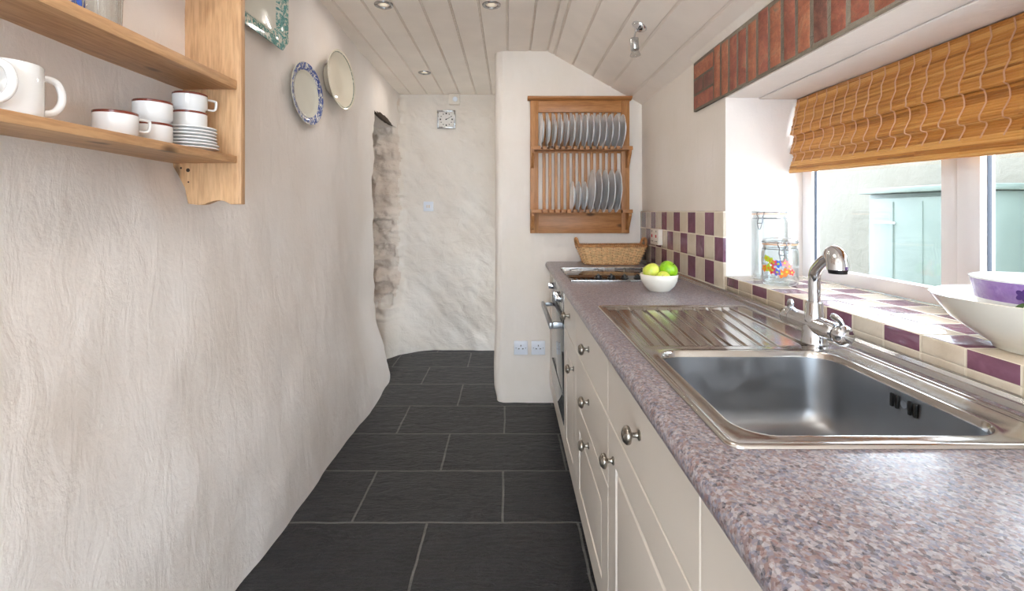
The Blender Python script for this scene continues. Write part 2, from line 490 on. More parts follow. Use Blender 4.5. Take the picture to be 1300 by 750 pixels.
# soffit of the alcove
grid(bm, 16, 14, lambda u, v: Vector((wl(3.3+1.1*u, ZL)-v*.7, 3.3+1.1*u, ZL+.03*nz(u, v, 7, 3, 3)*min(1, v*4))))
struct('wall_left', bm, M['wall_left'], smooth=60, keep=True)
bm = B(); box(bm, -1.66, -1.56, 3.2, 4.5, 0, 2.05); struct('wall_alcove', bm, M['wall_left'])
# dark scrap of timber under the lintel
bm = B()
pts = [(wl(Y, ZL)-.012, Y, ZL+.004+.012*nz(Y, 1, 1, 2, 6)) for Y in [3.37+.6*i/14 for i in range(15)]]
tube(bm, pts, [.008+.012*math.sin(PI*i/14)*(.8+.4*random.random()) for i in range(15)], 8, flat=1.3)
o = link_obj('timber_lintel', bm, M['lead'], base=(-.97, 3.4, ZL)); tag(o, 'dark sliver of old timber lintel above the rough stone recess', 'timber')

def farY(x, z):
    st = sm(-.90, -1.02, x)                # stone area
    mound = math.exp(-((x+1.02)/.17)**2)*sm(.66, .1, z)*.15
    y = 4.2 + .034*nz(x+.3*z, z, 2, 4, 1.7) + 0.011*nz(x+.5*z, z*.9+.4*x, 8, 4, 5)*(1-st)
    y -= .10*sm(-.93, -1.05, x)
    if st > 0:
        cell = noise.cell(Vector((x*7+.25*nz(z, x, 1, 2, 6), z*9.5, 1)))
        row = abs(math.sin(z*17+1.2*nz(x, z, 5, 2, 4)))
        y -= st*(.07*cell*(row**.5) + .05*nz(x, z, 4, 4, 9) + .05*row**.4)*sm(.25, .5, z)
    y -= mound
    return y
bm = B(); bm2 = B()
FX0, FX1 = -1.7, 1.0
grid(bm, 250, 200, lambda u, v: Vector((FX0+(FX1-FX0)*u, farY(FX0+(FX1-FX0)*u, 2.4*v-.02), 2.4*v-.02)),
     lambda u, v: 1 if (FX0+(FX1-FX0)*u < -.965+.03*nz(v*20, 3, 1) and 2.4*v > .52 + .1*nz(u*30, 3, 2) ) else 0)
struct('wall_far', bm, [M['wall_far'], M['stone']], smooth=80, keep=True)

# partition that carries the plate rack
bm = B()
def pier(u, v):
    z = v*2.4 - .01
    w = .006*nz(u*4, z, 11, 3, 2) + .003*nz(u*9, z*2, 12, 3, 4)
    fl = .012*sm(.16, 0, z)
    L = [(.95, 3.24), (.0, 3.24)]
    # path from back right, round the free end, along the front
    xe, yf, yb, r = -.088+.006*nz(0, z, 3, 2, 3)+.02*sm(.10,.0,z)-.01*sm(.6,.2,z), 3.06, 3.25, .06
    if u < .15: x, y = .95+(xe+.08-.95)*(u/.15), yb
    elif u < .25:
        a = (u-.15)/.1*PI/2; x, y = xe+.08-.08*math.sin(a), yb-.08+.08*math.cos(a)
    elif u < .30: x, y = xe, (yb-.08)+(yf+r-yb+.08)*((u-.25)/.05)
    elif u < .42:
        a = (u-.30)/.12*PI/2; x, y = xe+r-r*math.cos(a), yf+r-r*math.sin(a)
    else:
        x, y = xe+r+(.95-xe-r)*((u-.42)/.58), yf
    if u > .3: y += w - fl
    return Vector((x, y, z))
grid(bm, 160, 90, pier)
struct('wall_partition', bm, M['wall'], smooth=60, keep=True)

# right-hand wall with the kitchen window and an added window beyond the partition
def cell_wall(bm, plane, t0, t1, us, vs, holes):
    """wall in plane X (t0..t1) made of cells; us along Y, vs along Z"""
    cache = {}
    def V(t, u, v):
        k = (round(t, 5), round(u, 5), round(v, 5))
        if k not in cache:
            cache[k] = bm.verts.new(Vector((t, u, v)) if plane == 'X' else Vector((u, t, v)))
        return cache[k]
    nu, nv = len(us)-1, len(vs)-1
    solid = lambda i, j: 0 <= i < nu and 0 <= j < nv and not any(a <= (us[i]+us[i+1])/2 <= b and c <= (vs[j]+vs[j+1])/2 <= d for a, b, c, d in holes)
    for i in range(nu):
        for j in range(nv):
            if not solid(i, j): continue
            u0, u1, v0, v1 = us[i], us[i+1], vs[j], vs[j+1]
            bm.faces.new((V(t0,u0,v0), V(t0,u0,v1), V(t0,u1,v1), V(t0,u1,v0)))
            bm.faces.new((V(t1,u0,v0), V(t1,u1,v0), V(t1,u1,v1), V(t1,u0,v1)))
            if not solid(i-1, j): bm.faces.new((V(t0,u0,v0), V(t1,u0,v0), V(t1,u0,v1), V(t0,u0,v1)))
            if not solid(i+1, j): bm.faces.new((V(t0,u1,v0), V(t0,u1,v1), V(t1,u1,v1), V(t1,u1,v0)))
            if not solid(i, j-1): bm.faces.new((V(t0,u0,v0), V(t0,u1,v0), V(t1,u1,v0), V(t1,u0,v0)))
            if not solid(i, j+1): bm.faces.new((V(t0,u0,v1), V(t1,u0,v1), V(t1,u1,v1), V(t0,u1,v1)))
WX = .862; WY0, WY1 = .62, 1.88; WZ0, WZ1 = .925, 1.686
bm = B()
cell_wall(bm, 'X', WX, 1.206, [YR, WY0, WY1, 2.5, 3.30, 4.12, 4.5], [0, .06, WZ0, WZ1, 1.84, 2.3],
          [(WY0, WY1, WZ0, WZ1), (3.30, 4.12, .06, 1.84)])
es = [e for e in bm.edges if len(e.link_faces) == 2 and e.calc_face_angle() > 1]
bmesh.ops.bevel(bm, geom=es, offset=.006, segments=2, affect='EDGES', profile=.5)
for f in bm.faces:
    c = f.calc_center_median()
    f.material_index = 1 if c.x > WX+.008 else 0
struct('wall_right', bm, [M['wall'], M['wall_white']])

# rear wall; its wide glazed doorway is added for daylight
RD = (-.86, .80, .0, 2.12)
bm = B()
cell_wall(bm, 'Y', YR-.12, YR, [-1.3, RD[0], RD[1], 1.3], [0, RD[3], 2.4], [(RD[0], RD[1], 0, RD[3])])
struct('wall_rear', bm, M['wall_white'])

# floor
bm = B(); box(bm, -1.7, 1.3, YR-.12, 4.5, -.08, 0); struct('floor', bm, M['slate'])
# ceiling: tongue and groove boards, flat then raking down to the window wall
CZ, CB = 2.27, .25
def cz(x): return CZ if x <= CB else CZ - .565*(x-CB)
xs = []
g_flat = [-.0077-.143*k for k in range(12)][::-1] + [.135, .25]
g_slope = [.294, .411, .538, .655, .78, .905, 1.03, 1.155]
prof = [(-1.72, CZ)]
for g in g_flat + g_slope:
    for dx, dz in ((-.007, 0), (-.0045, .007), (-.0015, .007), (0, .001), (.0015, .001), (.004, .009), (.0065, .0)):
        prof.append((g+dx, cz(g+dx)+dz))
prof.append((1.34, cz(1.34)))
bm = B()
n = len(prof)
v0 = [bm.verts.new((x, YR-.12, z)) for x, z in prof]; v1 = [bm.verts.new((x, 4.5, z)) for x, z in prof]
for i in range(n-1): bm.faces.new((v0[i], v1[i], v1[i+1], v0[i+1]))
t0 = [bm.verts.new((x, YR-.12, z+.12)) for x, z in ((-1.72, CZ), (CB, CZ), (1.34, cz(1.34)))]
t1 = [bm.verts.new((x, 4.5, z+.12)) for x, z in ((-1.72, CZ), (CB, CZ), (1.34, cz(1.34)))]
for i in range(2): bm.faces.new((t0[i], t0[i+1], t1[i+1], t1[i]))
bm.faces.new((v0[0], t0[0], t1[0], v1[0])); bm.faces.new((v0[-1], v1[-1], t1[-1], t0[-1]))
struct('ceiling', bm, M['ceiling'], smooth=0)

# ------------------------------------------------------------------ brick lintel over the window
bm = B()
box(bm, WX-.0125, WX+.03, .30, 2.172, 1.690, 1.912, mi=0)
y = 1.956; k = 0
while y > .34:
    w = .057+random.uniform(-.004, .004); h0 = 1.697+random.uniform(-.003, .004); h1 = 1.903+random.uniform(-.010, .006)
    vs = box(bm, WX-.0142+random.uniform(-.0006, .0006), WX+.01, y-w, y, h0, h1, .003, 2, mi=random.choice((1,1,2,3,3,1)))
    for v in vs: v.co += Vector((0, .003*nz(v.co.z, y, 1, 2, 14), .002*nz(v.co.y, y, 2, 2, 14)))
    y -= w+.0155; k += 1
for (ya, yb, za, zb, mi) in ((1.966, 2.168, 1.838, 1.900, 3), (1.966, 2.062, 1.768, 1.828, 2), (2.072, 2.166, 1.768, 1.828, 2), (1.966, 2.168, 1.700, 1.758, 1)):
    box(bm, WX-.0142, WX+.01, ya, yb, za, zb, .003, 2, mi=mi)
struct('trim_1', bm, [M['mortar'], M['brick1'], M['brick2'], M['brick3']])
# plaster fillet between bricks and raking ceiling, and seam board in the soffit
bm = B(); prism(bm, [(WX-.012, 1.915), (WX+.02, 1.905), (WX+.02, 1.96), (WX-.03, 1.945)], 'Y', .3, 2.18); struct('trim_2', bm, M['wall'])
bm = B(); box(bm, .992, 1.148, WY0+.005, WY1-.004, 1.679, 1.6845, .002); struct('trim_3', bm, M['wall_white'])

# tiled splashback, tiled sill
bm = B()
box(bm, WX-.010, WX+.002, WY1-.001, 3.058, .925, 1.236, .002)
struct('trim_4', bm, M['tile'])
bm = B()
grid(bm, 2, 2, lambda u, v: Vector((0,0,0))) if False else None
box(bm, WX-.004, 1.172, WY0, WY1-.002, .924, .9775, .0025, 2)
sill = struct('trim_5', bm, M['tile_top'])

# ------------------------------------------------------------------ kitchen window
def frame_rect(bm, x0, x1, y0, y1, z0, z1, w, bev=.004, wb=None, wt=None):
    wb = wb or w; wt = wt or w
    box(bm, x0, x1, y0, y0+w, z0, z1, bev); box(bm, x0, x1, y1-w, y1, z0, z1, bev)
    box(bm, x0+.0005, x1-.0005, y0+w-.002, y1-w+.002, z0, z0+wb, bev); box(bm, x0+.0005, x1-.0005, y0+w-.002, y1-w+.002, z1-wt, z1, bev)
FX = 1.165
bm = B()
frame_rect(bm, FX, FX+.034, WY0+.002, WY1-.002, .9785, WZ1, .058, wb=.046)
box(bm, FX, FX+.034, 1.214, 1.276, 1.02, 1.64, .004)
win = struct('window_1', bm, M['pvc'], base=(FX, 1.25, .9785))
bm = B(); box(bm, FX+.014, FX+.019, 1.272, 1.828, 1.022, 1.632); part('pane', bm, M['pane'], win)
bm = B(); frame_rect(bm, FX-.014, FX+.026, .672, 1.216, 1.024, 1.64, .062, .005, wb=.055)
sash = part('sash', bm, M['pvc'], win)
bm = B(); box(bm, FX+.006, FX+.011, .73, 1.156, 1.076, 1.58); part('pane', bm, M['pane'], sash)
bm = B(); frame_rect(bm, FX+.003, FX+.014, .7305, 1.1575, 1.0755, 1.5785, .005, 0); part('gasket', bm, M['gasket'], sash)
bm = B(); box(bm, FX-.003, FX+.02, 1.2165, 1.2205, 1.026, 1.64); box(bm, FX+.012, FX+.021, 1.8175, 1.8215, 1.026, 1.63); part('gasket', bm, M['gasket'], win)
# added window beyond the partition, unseen, brings daylight to the far wall
bm = B(); frame_rect(bm, 1.165, 1.205, 3.302, 4.118, .062, 1.838, .055)
w2 = struct('added_window_2', bm, M['pvc'], base=(1.17, 3.7, .06))
bm = B(); box(bm, 1.18, 1.186, 3.35, 4.07, .11, 1.79); part('pane', bm, M['pane'], w2)
# added rear doors behind the camera, glazed to let daylight in
bm = B()
for (a, b) in ((RD[0]+.01, -.03), (-.03, RD[1]-.01)):
    for (xa, xb, za, zb) in ((a, a+.06, .02, 2.11), (b-.06, b, .02, 2.11), (a+.06, b-.06, .02, .12), (a+.06, b-.06, 2.04, 2.11)):
        box(bm, xa, xb, YR-.09, YR-.03, za, zb, .003)
d1 = struct('added_door_1', bm, M['pvc'], base=(0, YR, 0))
bm = B(); box(bm, RD[0]+.05, RD[1]-.05, YR-.063, YR-.057, .1, 2.06); part('pane', bm, M['pane'], d1)

# outdoors
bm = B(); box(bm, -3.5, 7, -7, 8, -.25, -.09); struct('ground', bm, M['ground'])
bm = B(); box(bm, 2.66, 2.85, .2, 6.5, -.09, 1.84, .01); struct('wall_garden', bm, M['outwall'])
t = thing('garden_cupboard', 'pale teal outdoor cupboard with a small handle, seen through the window', 'cupboard', (2.42, 2.72, -.09))
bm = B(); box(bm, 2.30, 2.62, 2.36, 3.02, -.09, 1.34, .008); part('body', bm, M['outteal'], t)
bm = B(); box(bm, 2.25, 2.64, 2.33, 3.05, 1.342, 1.375, .008); part('top_panel', bm, M['outteal'], t)
bm = B(); box(bm, 2.279, 2.298, 2.40, 2.98, -.04, 1.315, .005); 
for yy in (2.6, 2.8): box(bm, 2.275, 2.2795, yy, yy+.006, -.02, 1.29)
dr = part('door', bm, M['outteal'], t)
bm = B(); tube(bm, catmull([(2.276, 2.93, 1.165), (2.255, 2.92, 1.168), (2.250, 2.86, 1.168), (2.255, 2.80, 1.168), (2.276, 2.79, 1.165)], 5), .006); part('handle', bm, M['pvc'], dr)

# ------------------------------------------------------------------ bamboo blind
bl = thing('bamboo_blind', 'honey-coloured split bamboo roman blind hanging over the kitchen window', 'blind', (1.12, 1.25, 1.40))
BY0, BY1 = .635, 1.868
prof = [(1.142, 1.676), (1.132, 1.62), (1.114, 1.535), (1.128, 1.532), (1.129, 1.52), (1.113, 1.462), (1.125, 1.459), (1.126, 1.45), (1.108, 1.388), (1.114, 1.384), (1.124, 1.39), (1.136, 1.45), (1.142, 1.50)]
def resample(p, step):
    out = []; acc = 0
    P = [Vector((a, 0, b)) for a, b in p]
    seg = [(P[i+1]-P[i]).length for i in range(len(P)-1)]; L = sum(seg); n = int(L/step)
    for k in range(n+1):
        d = L*k/n; i = 0
        while i < len(seg)-1 and d > seg[i]: d -= seg[i]; i += 1
        t = min(1, d/seg[i]); out.append((P[i].lerp(P[i+1], t), (P[i+1]-P[i]).normalized()))
    return out
rs = resample(prof, .00165)
def bl_sag(Y, z): return -.020*(1.676-z)/.28*(BY1-Y)/.8*(1 if Y > 1.0 else 1)
bm = B(); NY = 28; rows = []
for i, (p, d) in enumerate(rs):
    nrm = Vector((-abs(d.z) if d.z < 0 else abs(d.z), 0, d.x))
    off = (-.0022, .0012, .0020, .0012)[i % 4]
    slat = i//4; rj = random.Random(slat).uniform(-.0006, .0006); ej = random.Random(slat+99).uniform(-.003, .003)
    row = []
    for k in range(NY+1):
        Y = BY0+(BY1-BY0)*k/NY
        if k == NY: Y += ej
        wv = .002*math.sin(Y*9+slat*.02)
        row.append(bm.verts.new((p.x - off + rj + wv, Y, p.z + bl_sag(Y, p.z) + .0005*math.sin(Y*40+slat))))
    rows.append(row)
tone = bm.faces.layers.float.new('tone')
for i, (a, b) in enumerate(zip(rows, rows[1:])):
    for k in range(NY):
        f = bm.faces.new((a[k], a[k+1], b[k+1], b[k]))
        f[tone] = random.Random(i//4*7+1).random()*.75 + .25*random.Random(i//4*31+k//3).random()
part('slats', bm, M['bamboo'], bl, smooth=50, keep=True)
bm = B()
y = BY1-.02
while y > BY0:
    pts = []
    for i, (p, d) in enumerate(rs[::3]):
        if p.z > 1.675 or (i*3 > len(rs)*.62): continue
        ph = (i*3)*.00165/.060 + (.37 if p.z < 1.535 else 0)
        tri = abs((ph % 1)-.5)*4-1
        Y = y + .0045*tri
        pts.append((p.x-.0034+.002*math.sin(Y*9), Y, p.z+bl_sag(Y, p.z)))
    tube(bm, pts, .0018, 5)
    y -= .0525
o = part('stitching', bm, M['string'], bl, label='pale pinkish twine stitching')
bm = B(); box(bm, 1.143, 1.163, BY0, BY1, 1.655, 1.6775, .002); part('headrail', bm, M['pine'], bl)

# ------------------------------------------------------------------ worktop
bm = B()
R = .018
ex = .236
pr = []
for k in range(9):
    a = PI/2 + PI/2*k/8
    pr.append((ex+.020+.020*math.cos(a), .890+.020*math.sin(a)))
for k in range(1, 9):
    a = PI + PI/2*k/8
    pr.append((ex+.018+.018*math.cos(a), .888+.018*math.sin(a)))
pr.append((.85, .870)); pr.append((.85, .910))
# split around the sink cut-out
SX0, SX1, SY0, SY1 = .30, .803, .644, 1.61
cut = (.315, .788, .66, 1.595)
def extr(poly, y0, y1): prism(bm, poly, 'Y', y0, y1)
extr(pr, .03, cut[2]); extr(pr, cut[3], 3.055)
front = [p for p in pr if p[0] < cut[0]][:]
front = [(cut[0], .910)] + [p for p in pr if p[0] < cut[0]] + [(cut[0], .870)]
extr(front, cut[2], cut[3])
extr([(cut[1], .870), (.85, .870), (.85, .910), (cut[1], .910)], cut[2], cut[3])
bmesh.ops.remove_doubles(bm, verts=bm.verts, dist=1e-5)
# drop interior walls shared by neighbouring runs
seen = {}
for f in bm.faces:
    seen.setdefault(tuple(sorted(v.index for v in f.verts)), []).append(f)
wt = link_obj('worktop', bm, M['work'], base=(.25, 1.5, .87), smooth=30)
tag(wt, 'long speckled pinkish-grey laminate worktop with a rounded front edge', 'worktop')
# metal edging strip
bm = B()
prism(bm, [(.826, .9105), (.8505, .9105), (.8505, .926), (.846, .926), (.842, .9195), (.838, .920), (.834, .9185), (.830, .913)], 'Y', .03, 3.05)
o = link_obj('edging_strip', bm, M['alu'], base=(.84, 1.5, .91)); tag(o, 'silver metal edging strip along the back of the worktop below the tiles', 'edging strip')

# ------------------------------------------------------------------ base cabinets
CX = .2617
def front_panel(Y0, Y1, z0, z1, framed, parent, name, fw=.085):
    bm = B(); g = .0018; t = .019
    Y0 += g; Y1 -= g; z0 += g; z1 -= g
    loops = [(0, 0, t), (0, 0, .002), (.002, .002, 0)]
    if framed: loops += [(fw, fw, 0), (fw+.002, fw+.002, .0035), (fw+.008, fw+.008, .006), (fw+.011, fw+.011, .0045), (fw+.016, fw+.016, .0015), (fw+.020, fw+.020, .001)]
    rings = []
    for (a, b, d) in loops:
        rings.append([bm.verts.new((CX+d, y, z)) for y, z in ((Y0+a, z0+b), (Y1-a, z0+b), (Y1-a, z1-b), (Y0+a, z1-b))])
    bm.faces.new(rings[0])
    for a, b in zip(rings, rings[1:]):
        for k in range(4): bm.faces.new((a[k], a[(k+1) % 4], b[(k+1) % 4], b[k]))
    bm.faces.new(rings[-1])
    return part(name, bm, M['cab'], parent, smooth=20)
def knob(y, z, parent):
    bm = B()
    pf = [(0,0),(.010,0),(.0105,.003),(.006,.005),(.0048,.010),(.0055,.015),(.011,.018),(.0165,.020),(.0186,.0235),(.0180,.028),(.0150,.0315),(.0140,.0320),(.0132,.0335),(.0090,.0352),(.0045,.036),(0,.0362)]
    lathe(bm, pf, frame_at((CX, y, z), (-1, 0, 0)), 28)
    return part('knob', bm, M['pewter'], parent, smooth=50)
def cabinet(name, label, Y0, Y1, fronts, group='cream kitchen base units'):
    t = thing(name, label, 'cabinet', (CX+.3, (Y0+Y1)/2, .0), group)
    bm = B(); x0 = CX+.021
    for a in ((x0, .84, Y0+.0005, Y0+.018, .11, .868), (x0, .84, Y1-.018, Y1-.0005, .11, .868), (x0, .84, Y0+.018, Y1-.018, .11, .128), (.82, .84, Y0+.018, Y1-.018, .128, .868)):
        box(bm, *a)
    part('carcass', bm, M['carcass'], t, smooth=0)
    for (nm, za, zb, fr, kb) in fronts:
        p = front_panel(Y0, Y1, za, zb, fr, t, nm)
        if kb: knob(kb[0], kb[1], p)
    return t
cabinet('base_cabinet', 'cream base cabinet nearest the camera, below the near end of the worktop', .046, .646,
        [('drawer_front', .692, .866, False, (.346, .787)), ('door', .112, .692, True, (.10, .615))])
cabinet('base_cabinet', 'cream sink base cabinet with top panel knob and door knob below it', .646, 1.246,
        [('drawer_front', .692, .866, False, (.946, .787)), ('door', .112, .692, True, (1.180, .612))])
cabinet('drawer_cabinet', 'cream drawer unit with three knobs stacked one above another', 1.246, 1.846,
        [('drawer', .692, .866, False, (1.546, .783)), ('drawer', .508, .692, False, (1.546, .610)), ('drawer', .112, .508, True, (1.546, .468))])
cabinet('narrow_cabinet', 'narrow cream cabinet right beside the oven, with two knobs', 1.846, 2.240,
        [('drawer', .692, .866, False, (2.043, .783)), ('door', .112, .692, True, (1.905, .600))])
# oven housing and oven
t = thing('oven_plinth_panel', 'low cream panel directly beneath the built-in oven', 'cabinet', (CX+.3, 2.54, 0))
bm = B()
bm.free()
bm = B(); box(bm, CX+.021, .84, 2.242, 3.045, .112, .2125, .001); part('base_panel', bm, M['carcass'], t, smooth=0)
bm = B(); box(bm, CX+.004, .84, 2.843, 3.045, .2135, .868, .0015)
o = link_obj('filler_panel', bm, M['cab'], base=(.55, 2.94, .2135)); tag(o, 'cream filler panel between the oven and the partition wall', 'panel')
front_panel(2.242, 3.045, .112, .212, False, t, 'filler_panel')
ov = thing('oven', 'built-in electric oven with dark glass door and silver bar handle', 'oven', (CX+.25, 2.55, .215))
bm = B(); box(bm, CX+.024, .80, 2.26, 2.838, .216, .862); part('body', bm, M['satin'], ov)
bm = B(); box(bm, CX-.002, CX+.022, 2.246, 2.840, .742, .864, .003); cp = part('control_panel', bm, M['satin'], ov)
for yy in (2.33, 2.42, 2.72):
    bm = B(); lathe(bm, [(0,0),(.021,0),(.022,.004),(.018,.006),(.0175,.022),(.0155,.026),(0,.027)], frame_at((CX-.002, yy, .806), (-1,0,0)), 24)
    box(bm, CX-.033, CX-.026, yy-.003, yy+.003, .790, .822, .001)
    part('knob', bm, M['chrome'], cp)
bm = B(); box(bm, CX-.002, CX+.022, 2.246, 2.840, .216, .736, .003)
dr = part('door', bm, M['ovenglass'], ov)
for za, zb in ((.352, .357), (.700, .7345)):
    bm = B(); box(bm, CX-.0035, CX-.0021, 2.250, 2.836, za, zb); part('door_trim', bm, M['black'], dr)
bm = B()
box(bm, .194, .212, 2.27, 2.815, .668, .700, .005); box(bm, .212, CX-.0022, 2.275, 2.294, .668, .700, .003); box(bm, .212, CX-.0022, 2.793, 2.810, .674, .694, .003)
part('handle', bm, M['steelbowl'], dr)
bm = B(); box(bm, .325, .345, .06, 3.04, 0.001, .108); o = link_obj('plinth', bm, M['plinth'], base=(.335, 1.5, 0)); tag(o, 'dark plinth board recessed under the cream cabinets', 'plinth')

# ------------------------------------------------------------------ hob
hb = thing('ceramic_hob', 'black ceramic glass hob with thin steel edge and four knobs', 'hob', (.545, 2.43, .911))
HX0, HX1, HY0, HY1 = .287, .79, 2.175, 2.67
bm = B(); box(bm, HX0+.006, HX1-.006, HY0+.006, HY1-.006, .9105, .9155, .001); part('glass_plate', bm, M['blackglass'], hb)
bm = B()
for a in ((HX0, HX0+.007, HY0, HY1), (HX1-.007, HX1, HY0, HY1), (HX0+.007, HX1-.007, HY0, HY0+.007), (HX0+.007, HX1-.007, HY1-.007, HY1)):
    box(bm, *a, .9105, .9175, .0015)
part('steel_edge', bm, M['satin'], hb)
for i, x in enumerate((.425, .487, .550, .612)):
    bm = B(); lathe(bm, [(0,0),(.0195,0),(.0195,.003),(.0155,.006),(.014,.015),(0,.016)], frame_at((x, 2.245, .9158), (0,0,1)), 22)
    box(bm, x-.003, x+.003, 2.230, 2.260, .930, .9365, .001); part('knob', bm, M['black'], hb)
for (x, y, r) in ((.42, 2.37, .075), (.65, 2.37, .09), (.42, 2.56, .09), (.65, 2.56, .075)):
    bm = B(); lathe(bm, [(r-.0015, 0), (r-.0015, .0003), (r, .0003), (r, 0)], Matrix.Translation((x, y, .9155)), 40, closed=True)
    part('ring_mark', bm, M['ringgrey'], hb)

# ------------------------------------------------------------------ sink
sk = thing('sink', 'stainless steel inset sink with large bowl and grooved drainer', 'sink', (.55, 1.13, .911))
def rr_ray(th, cx, cy, x0, x1, y0, y1, r):
    dx, dy = math.cos(th), math.sin(th)
    hx, hy = (x1-x0)/2, (y1-y0)/2; mx, my = (x0+x1)/2, (y0+y1)/2
    lo, hi = 0, 2
    for _ in range(34):
        t = (lo+hi)/2; px, py = abs(cx+dx*t-mx)-hx+r, abs(cy+dy*t-my)-hy+r
        d = math.hypot(max(px, 0), max(py, 0))+min(max(px, py), 0)-r
        if d < 0: lo = t
        else: hi = t
    return cx+dx*lo, cy+dy*lo
bcx, bcy = .533, .883
OB = (.337, .729, .678, 1.088)     # bowl opening
YB_ = 1.112                         # plate / drainer split
ths = [2*PI*k/192 for k in range(192)]
corn = [math.atan2(y-bcy, x-bcx) % (2*PI) for x in (SX0+.014, SX1-.014) for y in (SY0+.014, YB_)]
ths = sorted([t for t in ths if all(abs(t-c) > .012 for c in corn)] + corn)
ZP = .9125
def loop(bm, inset, z, r, rect=OB):
    return [bm.verts.new((*rr_ray(th, bcx, bcy, rect[0]+inset, rect[1]-inset, rect[2]+inset, rect[3]-inset, r), z)) for th in ths]
bm = B()
outer = [bm.verts.new((*rr_ray(th, bcx, bcy, SX0+.014, SX1-.014, SY0+.014, YB_, .0002), ZP)) for th in ths]
loops = [outer, loop(bm, -.010, ZP, .062), loop(bm, -.006, ZP+.0018, .06), loop(bm, -.001, ZP+.0012, .056), loop(bm, .001, ZP-.002, .055), loop(bm, .003, ZP-.012, .054)]
def bridge(bm, ls, mi=0):
    for a, b in zip(ls, ls[1:]):
        for k in range(len(a)):
            k2 = (k+1) % len(a); f = bm.faces.new((a[k], a[k2], b[k2], b[k])); f.material_index = mi
bridge(bm, loops)
part('rim_plate', bm, M['steel'], sk, smooth=40)
bm = B()
bl_ = [loop(bm, .003, ZP-.012, .054), loop(bm, .006, .86, .055), loop(bm, .012, .79, .055), loop(bm, .018, .765, .055), loop(bm, .028, .750, .06), loop(bm, .045, .742, .06), loop(bm, .075, .739, .05), loop(bm, .14, .737, .03)]
bridge(bm, bl_)
bm.faces.new(bl_[-1])
bo = part('bowl', bm, M['steelbowl'], sk, smooth=50)
bm = B(); lathe(bm, [(0,.002),(.02,.002),(.028,.004),(.040,.005),(.043,.002),(.043,0)], Matrix.Translation((.533,.883,.7375)), 32); part('waste', bm, M['chrome'], bo)
for dy in (-.026, -.014, .014, .026):
    bm = B(); box(bm, .7195, .7235, .865+dy-.0028, .865+dy+.0028, .868, .893, .001)
    part('overflow_slot', bm, M['hole'], bo, label='narrow black overflow slot')
bm = B(); lathe(bm, [(0,0),(.007,0),(.007,.001),(0,.0015)], frame_at((.7235, .865, .881), (-1,0,0)), 16); part('screw', bm, M['chrome'], bo)
# drainer
bm = B(); DX0, DX1, DY0, DY1 = SX0+.014, SX1-.014, YB_, SY1-.014
def drain(u, v):
    x = DX0+(DX1-DX0)*u; y = DY0+(DY1-DY0)*v
    a, b = .322, .722-.03*(1-v)*0
    d = min(x-a, b+.02*v-x, y-(DY0+.022), (DY1-.018)-y)
    z = ZP - .0045*sm(0, .008, d)
    tt = (y-1.14)/(1.565-1.14)
    if d > .006 and -.02 < tt < 1.02:
        for i in range(9):
            gx = (.345+i*.0378)*(1-tt) + (.362+i*.0430)*tt
            q = abs(x-gx)
            if q < .0075: z -= .0032*math.cos(q/.0075*PI/2)**1.0
    return Vector((x, y, z))
grid(bm, 260, 60, drain)
part('drainer', bm, M['steel'], sk, smooth=0 or 80)
# raised outer bead
bm = B()
def rrect(x0, x1, y0, y1, r, n=8):
    out = []
    for cx, cy, a0 in ((x1-r, y1-r, 0), (x0+r, y1-r, PI/2), (x0+r, y0+r, PI), (x1-r, y0+r, 3*PI/2)):
        for k in range(n+1):
            a = a0+PI/2*k/n; out.append((cx+r*math.cos(a), cy+r*math.sin(a)))
    return out
lv = []
for ins, z in ((0, .9105), (.0005, .9135), (.003, .9158), (.008, .9160), (.0115, .9150), (.0145, ZP), (.0165, ZP-.0015)):
    lv.append([bm.verts.new((x, y, z)) for x, y in rrect(SX0+ins, SX1-ins, SY0+ins, SY1-ins, max(.022-ins, .004))])
bridge(bm, lv)
part('rim_bead', bm, M['steel'], sk, smooth=60)
# tiny scrap of leaf in the bowl
bm = B(); lathe(bm, [(0,0),(.006,.001),(.004,.0025),(0,.003)], Matrix.Translation((.455, .985, .7435)) @ Matrix.Diagonal((1.3,.6,1,1)), 10)
o = link_obj('green_scrap', bm, M['leafbit'], base=(.455, .985, .7435)); tag(o, 'tiny scrap of green leaf lying inside the sink bowl', 'leaf')

# ------------------------------------------------------------------ tap
TX, TY, TZ = .748, 1.157, ZP+.0005
tp = thing('mixer_tap', 'chrome kitchen mixer tap with two handles and pull-out spray spout', 'tap', (TX, TY, TZ))
bm = B(); lathe(bm, [(0,0),(.0295,0),(.0295,.004),(.0275,.008),(.027,.03),(.023,.045),(.0,.045)], Matrix.Translation((TX,TY,TZ)), 32)
part('base', bm, M['chrome'], tp)
bm = B()
dY = Vector((-.010, .07, .004)); c0 = Vector((TX, TY, .957))
lathe(bm, [(0,0),(.019,0),(.0225,.004),(.0228,.05),(.0228,.09),(.0225,.134),(.019,.138),(0,.138)], frame_at(c0+dY, -dY), 28)
lathe(bm, [(.0,0),(.022,0),(.021,.02),(.019,.024),(.0188,.045),(.0165,.05),(0,.05)], Matrix.Translation((TX, TY, .965)), 28)
part('body', bm, M['chrome'], tp)
bm = B()
head = Vector((.722, 1.045, 1.128))
pts = catmull([(TX, TY, 1.01), (TX, TY, 1.045), (TX, TY, 1.070), (TX-.002, TY-.008, 1.090), (TX-.009, TY-.034, 1.108), (TX-.016, TY-.062, 1.122), (TX-.020, TY-.085, 1.132)], 6)
tube(bm, pts, [.0132]*len(pts), 20)
part('spout', bm, M['chrome'], tp, smooth=50)
bm = B()
